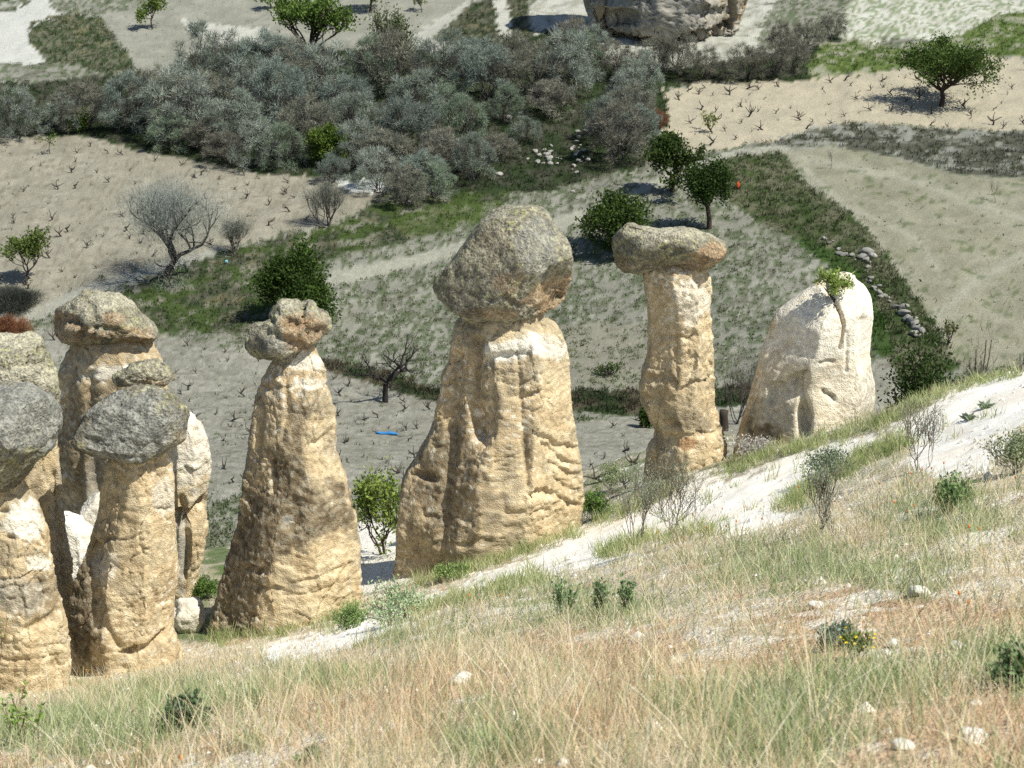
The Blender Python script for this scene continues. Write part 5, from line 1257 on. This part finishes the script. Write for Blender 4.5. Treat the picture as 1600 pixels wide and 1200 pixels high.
# ------------------------------------------------------------------ plants of the near slope
GR1, GR2 = (0.22, 0.27, 0.19), (0.40, 0.45, 0.34)
for px, py, w, h, lab, kw in [
    (1065, 850, 130, 150, 'tall grey-green twiggy bush with forked stems beside the white footpath', dict(seed=401, per=9, leaf=0.026)),
    (1000, 850, 90, 160, 'spindly grey-green bush leaning left over the footpath', dict(seed=402, per=9, leaf=0.026)),
    (1298, 826, 90, 130, 'thin dark-stemmed bush on the slope below the white cone', dict(seed=403, per=8, leaf=0.024)),
    (1442, 735, 100, 130, 'open twiggy bush with reddish stems where the path bends', dict(seed=404, per=7, leaf=0.024))]:
    T(px, py, w, h, 'slope_bush', lab, 'bush', c1=GR1, c2=GR2, trunk=0.12, stems=4, limbs=2, levels=2, spread=0.4, up=0.25, r0=0.008, bark=(0.20, 0.17, 0.13), jit=0.10, parent_names=('stems', 'leaves'), group='bushes on the near slope', **kw)
for k, (px, py, w, h, lab, c1, c2, nm, lf) in enumerate([
    (620, 975, 120, 70, 'broad grey-green leafy bush below the tan cone', (0.14, 0.20, 0.10), (0.30, 0.36, 0.22), 'leafy_bush', 0.045),
    (545, 985, 70, 50, 'fresh green leafy bush at the foot of the tan cone', (0.11, 0.18, 0.05), (0.22, 0.30, 0.11), 'leafy_bush', 0.04),
    (290, 1135, 66, 56, 'dark green leafy plant in dry grass, lower left', (0.08, 0.13, 0.06), (0.17, 0.23, 0.12), 'leafy_plant', 0.04),
    (487, 1192, 30, 44, 'single upright green weed at the bottom edge', (0.07, 0.12, 0.05), (0.16, 0.22, 0.10), 'leafy_plant', 0.03),
    (880, 960, 34, 60, 'upright green herb in straw left of the middle', (0.08, 0.14, 0.06), (0.18, 0.25, 0.12), 'leafy_plant', 0.05),
    (935, 965, 34, 62, 'second upright green herb in straw, in the middle', (0.08, 0.14, 0.06), (0.18, 0.25, 0.12), 'leafy_plant', 0.05),
    (985, 960, 30, 66, 'rightmost of three upright herbs in the straw', (0.08, 0.14, 0.06), (0.18, 0.25, 0.12), 'leafy_plant', 0.05),
    (1305, 1015, 56, 46, 'blue-green leafy plant behind the yellow flowers', (0.12, 0.16, 0.12), (0.22, 0.27, 0.20), 'leafy_plant', 0.035),
    (1590, 1080, 110, 90, 'dark green tufted shrub cut by the right edge', (0.06, 0.10, 0.04), (0.15, 0.21, 0.10), 'leafy_bush', 0.04),
    (1590, 740, 90, 70, 'grey-green bush on the slope at the right edge', (0.13, 0.16, 0.09), (0.25, 0.28, 0.17), 'leafy_bush', 0.04),
    (1480, 800, 60, 60, 'green herb patch among straw below the path bend', (0.10, 0.16, 0.06), (0.2, 0.27, 0.12), 'leafy_plant', 0.05),
    (1300, 745, 90, 46, 'low grey-green cushion bush between path and white cone', (0.13, 0.17, 0.10), (0.26, 0.30, 0.20), 'leafy_bush', 0.05),
    (1170, 715, 80, 34, 'pale grey cushion of dead twigs between the column and the white cone', (0.33, 0.31, 0.28), (0.48, 0.46, 0.42), 'cushion_bush', 0.05),
    (710, 905, 60, 24, 'low green tuft at the foot of the broad pillar', (0.13, 0.19, 0.06), (0.24, 0.31, 0.12), 'leafy_plant', 0.05),
    (925, 812, 44, 50, 'green tuft at the right foot of the broad pillar', (0.07, 0.14, 0.03), (0.16, 0.24, 0.07), 'leafy_plant', 0.06),
    (315, 935, 50, 40, 'dark green tuft in the shaded gully left of the tan cone', (0.05, 0.10, 0.02), (0.12, 0.19, 0.05), 'leafy_plant', 0.06),
    (955, 770, 60, 50, 'wispy green tuft beside the path end of the slim column', (0.14, 0.18, 0.08), (0.28, 0.32, 0.18), 'leafy_plant', 0.05)]):
    c1 = tuple(1.5 * x for x in c1); c2 = tuple(1.5 * x for x in c2)
    T(px, py, w, h, nm, lab, 'plant' if 'plant' in nm else 'bush', seed=420 + k, c1=c1, c2=c2, per=8, leaf=lf, trunk=0.06, stems=5 if w > 40 else 3, limbs=2, levels=2 if w > 40 else 1, spread=0.45, up=0.3, r0=0.012, bark=(0.12, 0.11, 0.07), jit=0.16, parent_names=('stems', 'leaves'), group='plants on the near slope')
# shrub in the notch of the white cone
pc = at_y(1298, 462, np.array(31.7)); s = mpp(pc)
leafy('notch_shrub', 'fresh green shrub rooted in the crack on top of the white cone', 'shrub', pc, 54 * s, 44 * s, 470, (0.20, 0.28, 0.06), (0.40, 0.50, 0.15), per=7, leaf=0.07, trunk=0.1, stems=3, limbs=3, levels=2, r0=0.02, parent_names=('stems', 'leaves'))
# yellow-flowering herb
p, w, h = seat(1335, 1030, 60, 44)
e = leafy('yellow_flower', 'herb with small bright yellow flowers beside the white stones', 'flower', p, w, h, 480, (0.16, 0.24, 0.06), (0.28, 0.36, 0.12), per=5, leaf=0.03, trunk=0.1, stems=5, limbs=2, levels=1, up=0.4, r0=0.008, parent_names=('stems', 'leaves'))
fl = MB(); rg = np.random.RandomState(3)
for k in range(16):
    q = np.array([rg.normal(0, w * .28), rg.normal(0, w * .28), h * rg.uniform(0.6, 1.0)])
    n5_ = 5; leaves(fl, np.repeat(q[None], n5_, 0), unit(np.stack([np.cos(np.arange(5) * 1.256), np.sin(np.arange(5) * 1.256), np.full(5, 0.3)], -1)), np.full(5, 0.012), np.full(5, 0.006), np.tile((0.85, 0.68, 0.02), (5, 1)), rg)
add('petals', fl.mesh('petals', False), M_LEAF, e)
# rosettes on the white dust
for px, py, w, lab in ((1514, 657, 30, 'left grey-green leaf rosette on the bright dust'), (1540, 638, 32, 'right grey-green leaf rosette on the bright dust')):
    p = gpt(px, py); s = mpp(p); rg = np.random.RandomState(px); k = 26
    a = rg.uniform(0, 6.28, k); D = unit(np.stack([np.cos(a), np.sin(a), rg.uniform(0.25, 1.0, k)], -1)); mb = MB()
    leaves(mb, np.zeros((k, 3)), D, rg.uniform(0.6, 1.0, k) * w * s * 0.62, np.full(k, w * s * 0.10), tint(rg, k, (0.16, 0.21, 0.13), (0.28, 0.33, 0.22)), rg)
    tag(add('leaf_rosette', mb.mesh('leaf_rosette', False), M_LEAF, loc=p), lab, 'plant', 'rosettes')
# orange buds on thin stalks
def bud_flower(loc, h, seed):
    rg = np.random.RandomState(seed); e = empty('orange_flower', loc)
    b = np.array([rg.normal(0, .12), rg.normal(0, .12), 1.0]) * h; mb = MB()
    tube(mb, [np.zeros(3), b * 0.5 + np.array([rg.normal(0, .01), 0, 0]), b], [0.0022, 0.0018, 0.0015], 4, (0.30, 0.30, 0.16)); add('stem', mb.mesh('stem'), M_GRASS, e)
    mb = MB(); V, Tt = ICO[3]; mb.addm(V * np.array([0.009, 0.009, 0.017]) * (1 - 0.25 * V[:, 2:3]) + b, T=Tt, C=(0.80, 0.30, 0.04)); add('bud', mb.mesh('bud'), M_LEAF, e)
    return e
OF = [(1440,740),(1450,735),(1470,728),(1420,745),(1250,770),(1375,765),(1430,800),(1420,810),(1390,790),(1515,830),(1530,836),(1490,930),(1510,945),(1085,810),(1100,830),(1110,800),(1130,830),(1150,820),(1020,838),(1060,850),(700,925),(730,940),(780,935),(640,955),(330,930),(165,1020),(170,1060),(230,1010),(145,1050),(40,1085),(285,1190),(1590,755),(1180,815),(1160,800)]
g = ground([a[0] for a in OF], [a[1] + 34 for a in OF])
for k, p in enumerate(g):
    r = np.hypot(p[0], p[1]); s = mpp(p)
    tag(bud_flower(p, 44 * s, 500 + k), 'orange bud on a thin stalk among dry grass, ' + ('left of the broad pillar' if OF[k][0] < 500 else 'by the footpath in the middle' if OF[k][0] < 1240 else 'right of the twiggy bushes'), 'flower', 'orange buds on the near slope')
# leafy twigs reaching in from the left edge
for k, (px, py, w, h, lab) in enumerate([(-6, 1090, 60, 170, 'slender green twigs rising at the left edge before the front pillar'), (10, 1165, 120, 90, 'low green-leaved branch reaching in at the lower left edge')]):
    T(px, py, w, h, 'leafy_twig', lab, 'twig', seed=540 + k, c1=(0.15, 0.25, 0.05), c2=(0.28, 0.40, 0.10), per=4, leaf=0.05, trunk=0.15, stems=3, limbs=2, levels=1, up=0.3, r0=0.008, bark=(0.2, 0.14, 0.09), jit=0.05, lean=(0.2, 0), parent_names=('stems', 'leaves'))
